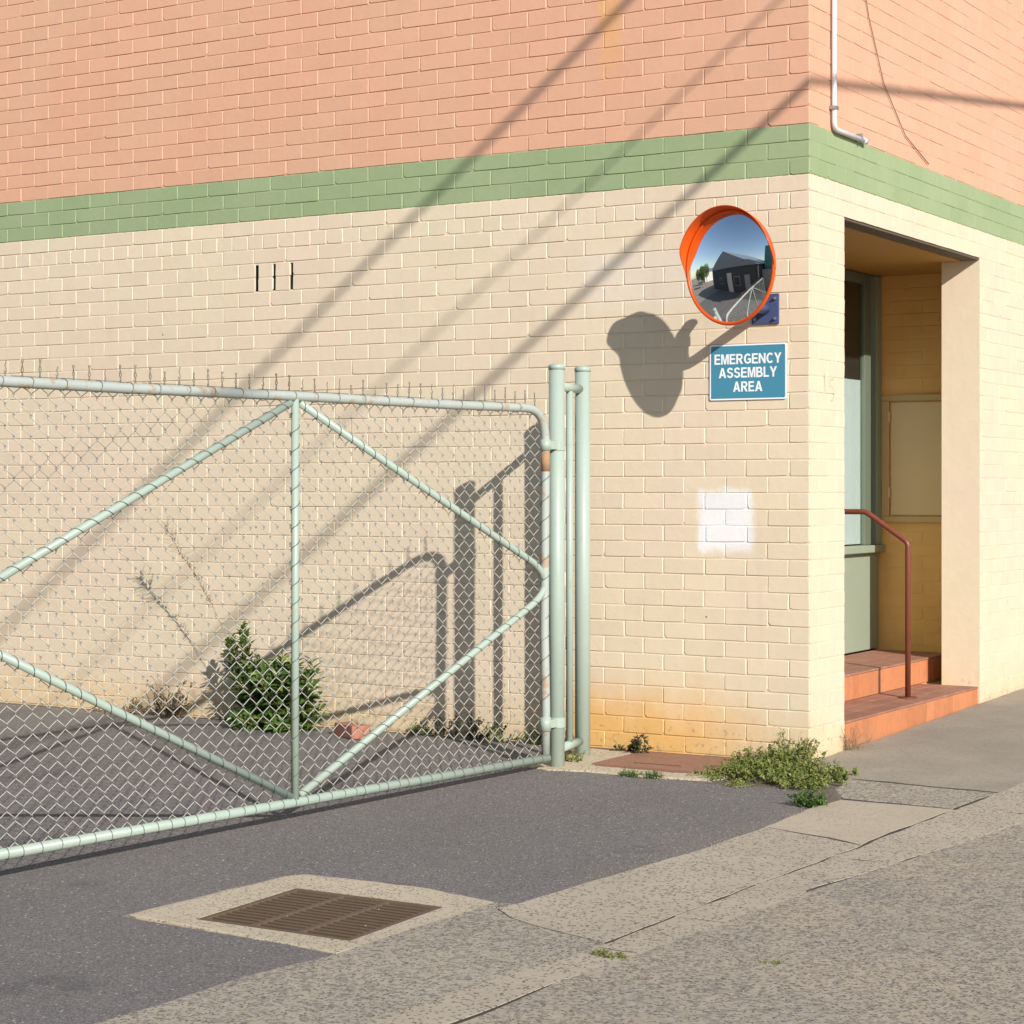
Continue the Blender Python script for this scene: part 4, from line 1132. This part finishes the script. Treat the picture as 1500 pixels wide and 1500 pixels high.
weed_clump('weed_tuft', 'small bright green weed tuft at the asphalt edge in front of the corner weed', 'weed', (.485, -1.175, zz(-1.2)), 34, .05, .075, 12, .020, .012, 'fresh_leaf', .04)
weed_clump('fleshy_weed', 'small weed with rounded dark leaves beside the pit lid and the gate posts', 'weed', (-.93, -.14, zz(-.2)), 9, .045, .13, 10, .030, .022, 'dark_weed_leaf', .02)
weed_clump('grass_tuft', 'low grass tuft on the concrete edge in front of the pit lid', 'grass', (-.55, -.81, zz(-.8)), 60, .085, .035, 6, .022, .004, 'fresh_leaf', .02, .0012, 1.4, .5)
weed_clump('dry_shrub', 'brown half-dead weed shrub at the wall left of the bush', 'weed', (-4.14, -.10, zz(-.1)), 30, .07, .25, 15, .024, .014, 'dry_leaf', -.12, .002, 1.0, .5, hv=.3)
weed_clump('dry_shrub', 'low sparse weed at the wall foot, leftmost of the weeds behind the gate', 'weed', (-4.52, -.07, zz(-.1)), 14, .16, .10, 9, .020, .012, 'dry_leaf', 0, .0016, 1.6, .3)
weed_clump('wall_weed', 'dark weed clump in the post shadow at the foot of the wall behind the gate', 'weed', (-2.08, -.07, zz(-.1)), 34, .15, .16, 12, .022, .013, 'dark_weed_leaf', 0, .0016, 1.5, .35, hv=.3)
weed_clump('wall_weed', 'low green weeds at the wall foot between the two post shadows', 'weed', (-1.80, -.07, zz(-.1)), 22, .14, .10, 12, .018, .011, 'weed_leaf', .02, .0014, 1.5, .35, hv=.3)
weed_clump('wall_weed', 'small weeds at the wall foot right behind the gate hinge', 'weed', (-1.50, -.07, zz(-.1)), 18, .12, .12, 12, .022, .012, 'dark_weed_leaf', .02, .0014, 1.5, .35, hv=.3)
weed_clump('wall_weed', 'tiny yellow-green weed at the wall foot left of the post shadows', 'weed', (-2.33, -.06, zz(-.1)), 12, .06, .075, 12, .018, .012, 'weed_leaf', .02, .0014, 1.4, .4)
weed_clump('post_weed', 'little weed between the two gate posts at ground level', 'weed', (-1.09, -.53, zz(-.5)), 14, .05, .06, 10, .016, .010, 'weed_leaf', .03, .0014)
weed_clump('wall_weed', 'small flat green weed at the wall foot just right of the gate posts', 'weed', (-1.02, -.10, zz(-.1)), 14, .05, .05, 10, .016, .011, 'dark_weed_leaf', .03, .0014, 1.4, .5)
weed_clump('dry_grass', 'dry straw-coloured grass in the corner beside the lowest step', 'grass', (.035, .50, zz(.5)), 40, .05, .16, 4, .03, .003, 'dry_grass', .0, .0011, .6, 1.2)
weed_clump('gutter_grass', 'small green grass tuft in the gutter joint', 'grass', (1.0, -4.01, zz(-4.0)), 34, .045, .030, 5, .016, .004, 'weed_leaf', .02, .001, 1.2, .7)
weed_clump('gutter_grass', 'tiny moss-like tuft at the edge of the aggregate road', 'grass', (1.477, -3.85, zz(-3.85)), 16, .03, .015, 5, .010, .004, 'weed_leaf', .02, .001, 1.6, .6)

# pebbles, crumbs and leaf litter
V, F = [], []
def pebble(x, y, r, z=None):
    b0 = len(V); c = Vector((x, y, (gz(x, y) if z is None else z) + r * .35))
    for d in ((1, 0, 0), (-1, 0, 0), (0, 1, 0), (0, -1, 0), (0, 0, .7), (0, 0, -.6)):
        V.append(tuple(c + Vector(d) * r * VR.uniform(.6, 1.2)))
    for q in ((0, 2, 4), (2, 1, 4), (1, 3, 4), (3, 0, 4), (2, 0, 5), (1, 2, 5), (3, 1, 5), (0, 3, 5)): F.append(tuple(b0 + i for i in q))
for k in range(320): pebble(VR.uniform(-4.6, .55), VR.uniform(-4.6, -.1), VR.uniform(.0025, .006))
for k in range(260): t_ = VR.uniform(-3.4, -1.0); pebble(lerp_tab(E_, t_) - abs(VR.gauss(0, .05)), t_, VR.uniform(.002, .005))
for k in range(150): pebble(VR.uniform(-1.2, .3), -.80 + VR.gauss(0, .07), VR.uniform(.002, .006))
for k in range(120): pebble(.02 + abs(VR.gauss(0, .08)), VR.uniform(0, 2.0), VR.uniform(.003, .007), None)
for k in range(160): pebble(VR.uniform(-5.5, -1.3), -.04 - abs(VR.gauss(0, .08)), VR.uniform(.003, .009))
for k in range(140): pebble(.28 + VR.gauss(0, .05), -3.59 + VR.gauss(0, .05), VR.uniform(.002, .0045), gz(0, -3.59) + .004)
for k in range(160): pebble(VR.uniform(.5, 1.1), VR.uniform(-4, -.2), VR.uniform(.002, .004), None)
me = bpy.data.meshes.new('pebbles'); me.from_pydata(V, [], F); o = link('pebbles', me, 'pebble_stone'); o['kind'] = 'stuff'

# ================================================================== overhead power lines along the street (their shadows cross the walls)
m_, k_ = SUN_DIR.z / SUN_DIR.y, SUN_DIR.x / SUN_DIR.y
sL = .768; sR = m_ - sL * k_
cd = Vector((-sR / sL, 1, 0)).normalized()
sR2 = .125; sL2 = (m_ - sR2) / k_; cd2 = Vector((-sR2 / sL2, 1, 0)).normalized()       # bend added to steer the lowest cable's shadow along the entrance wall
for (c0, h, rad, lab) in ((3.498, 6.2, .020, 'lowest black overhead power cable strung along the street'), (4.066, 6.9, .009, 'thin middle overhead power cable strung along the street'),
                          (4.845, 7.3, .020, 'highest black overhead power cable strung along the street')):
    t_ = (h - c0) / -SUN_DIR.z
    p = Vector((0, 0, c0)) - SUN_DIR * t_
    far = cd2 if h < 6.5 else cd
    pts = [p - cd * (2.5 * q) for q in range(11, 0, -1)] + [p + far * (2.5 * q) for q in range(0, 11)]
    b = BM(); tube(b, pts, rad, 10); tag(part('power_cable', b, 'cable_black', None, True), lab, 'cable', 'overhead power cables')
# the pole that carries them, back along the street
pe = Vector((0, 0, 3.498)) - SUN_DIR * ((6.2 - 3.498) / -SUN_DIR.z) - cd * 26
po = empty('power_pole', 'grey timber power pole with a cross arm back along the street behind the viewer', 'pole', (pe.x + .3, pe.y, gz(0, pe.y)))
b = BM(); tube(b, [(0, 0, -.2), (0, 0, 8.6)], .15, 14, True, [.17, .12]); part('shaft', b, 'grey_wall', po, True)
b = BM(); box(b, -1.1, 1.1, -.06, .06, 7.2, 7.32, .01); part('cross_arm', b, 'grey_wall', po)

# ================================================================== across the yard: what the mirror sees
def building(name, label, x0, x1, y0, y1, h, rise, wall, roof):
    r_ = empty(name, label, 'building', ((x0 + x1) / 2, y1, gz(0, y1)))
    hx, d = (x1 - x0) / 2, y1 - y0
    b = BM(); box(b, -hx, hx, -d, 0, -.3, h); w_ = part('wall', b, wall, r_)
    b = BM()
    if rise:
        v = [b.verts.new(p) for p in ((-hx - .2, .2, h + .003), (hx + .2, .2, h + .003), (-hx * .1, .2, h + rise), (-hx - .2, -d, h + .003), (hx + .2, -d, h + .003), (-hx * .1, -d, h + rise))]
        for q in ((0, 1, 2), (3, 5, 4), (0, 2, 5, 3), (1, 4, 5, 2), (0, 3, 4, 1)): b.faces.new([v[i] for i in q])
    else: box(b, -hx - .1, hx + .1, -d, .1, h + .003, h + .15)
    part('roof', b, roof, r_); return r_, hx
r_, hx = building('warehouse', 'dark gabled warehouse across the yard, seen only in the mirror', -15.5, -3.1, -16, -7.2, 2.8, 2.2, 'shade_toned_cladding', 'roof_grey')
for cx, w2, z0, z1, nm, mt in ((1.2, .6, -.1, 2.2, 'door', 'pale_render'), (2.9, .6, .8, 1.8, 'window', 'roof_grey'), (4.7, .4, -.1, 1.9, 'door', 'grey_wall'), (-1.6, .7, .9, 1.7, 'window', 'roof_grey')):
    b = BM(); box(b, cx - w2, cx + w2, .002, .05, z0, z1, .01); pz = part(nm, b, mt, r_)
    if nm == 'window': b = BM(); box(b, cx - w2 + .08, cx + w2 - .08, .051, .06, z0 + .08, z1 - .08); part('pane', b, 'window_dark', pz)
for nm, lb, bx in (('cottage', 'pale flat cottage far across the street, seen only in the mirror', (-46, -36, -20, -10, 3.2, 1.4, 'pale_render', 'roof_grey')),):
    q_, hh = building(nm, lb, *bx)
    for cx in (-3, 0, 3):
        b = BM(); box(b, cx - .7, cx + .7, .002, .05, .8, 2.2, .01); part('window', b, 'window_dark', q_)
for nm, (x, y), hh, ww, lb in (('tree', (-24, -5.5), 4.5, 1.6, 'nearest leafy tree left of the dark warehouse, seen only in the mirror'), ('tree', (-30, -9.5), 5.5, 2.2, 'tall leafy tree before the pale cottage, seen only in the mirror'), ('tree', (-37, -5), 4.6, 2.2, 'farthest leafy tree at the left rim of the mirror')):
    t_ = empty(nm, lb, 'tree', (x, y, gz(0, y)), 'street trees across the yard')
    b = BM(); tube(b, [(0, 0, -.3), (.05, 0, hh * .3), (0, .1, hh * .6)], .15, 8, True, [.2, .14, .06]); part('trunk', b, 'grey_wall', t_, True)
    V, F = [], []
    for q in range(1400):
        d = rvec(1)
        while d.length > 1: d = rvec(1)
        p = Vector((d.x * ww * (.75 + .25 * math.sin(d.z * 5)), d.y * ww, hh * .65 + d.z * hh * .36)); leaf(V, F, p, rvec(1), Vector((0, 0, 1)), VR.uniform(.25, .5), .22, .1)
    foliage_obj(t_, V, F, 'glossy_leaf', 'crown')
r_, hx = building('workshop', 'pink flat-roofed workshop across the yard, seen only in the mirror', -2.4, 1.6, -24, -12.5, 5.0, 0, 'pink_wall', 'grey_wall')
for cx in (-1.8, 0, 1.8):
    b = BM(); box(b, cx - .5, cx + .5, .002, .04, 1.2, 2.4, .01); part('window', b, 'window_dark', r_)
b = BM(); box(b, -.9, .9, -.6, .6, -.1, 5.0, .02); o = part('water_tank', b, 'teal_box'); o.location = (-2.0, -9.4, -.3); tag(o, 'teal boxy tank beside the warehouse, seen only in the mirror', 'tank')
b = BM(); box(b, -2.2, 2.2, -.1, .1, -.5, 2.3, .01); o = part('yard_wall', b, 'grey_wall'); o.location = (-.8, -8.2, -.2); tag(o, 'low grey rendered yard wall across the driveway, seen only in the mirror', 'wall')
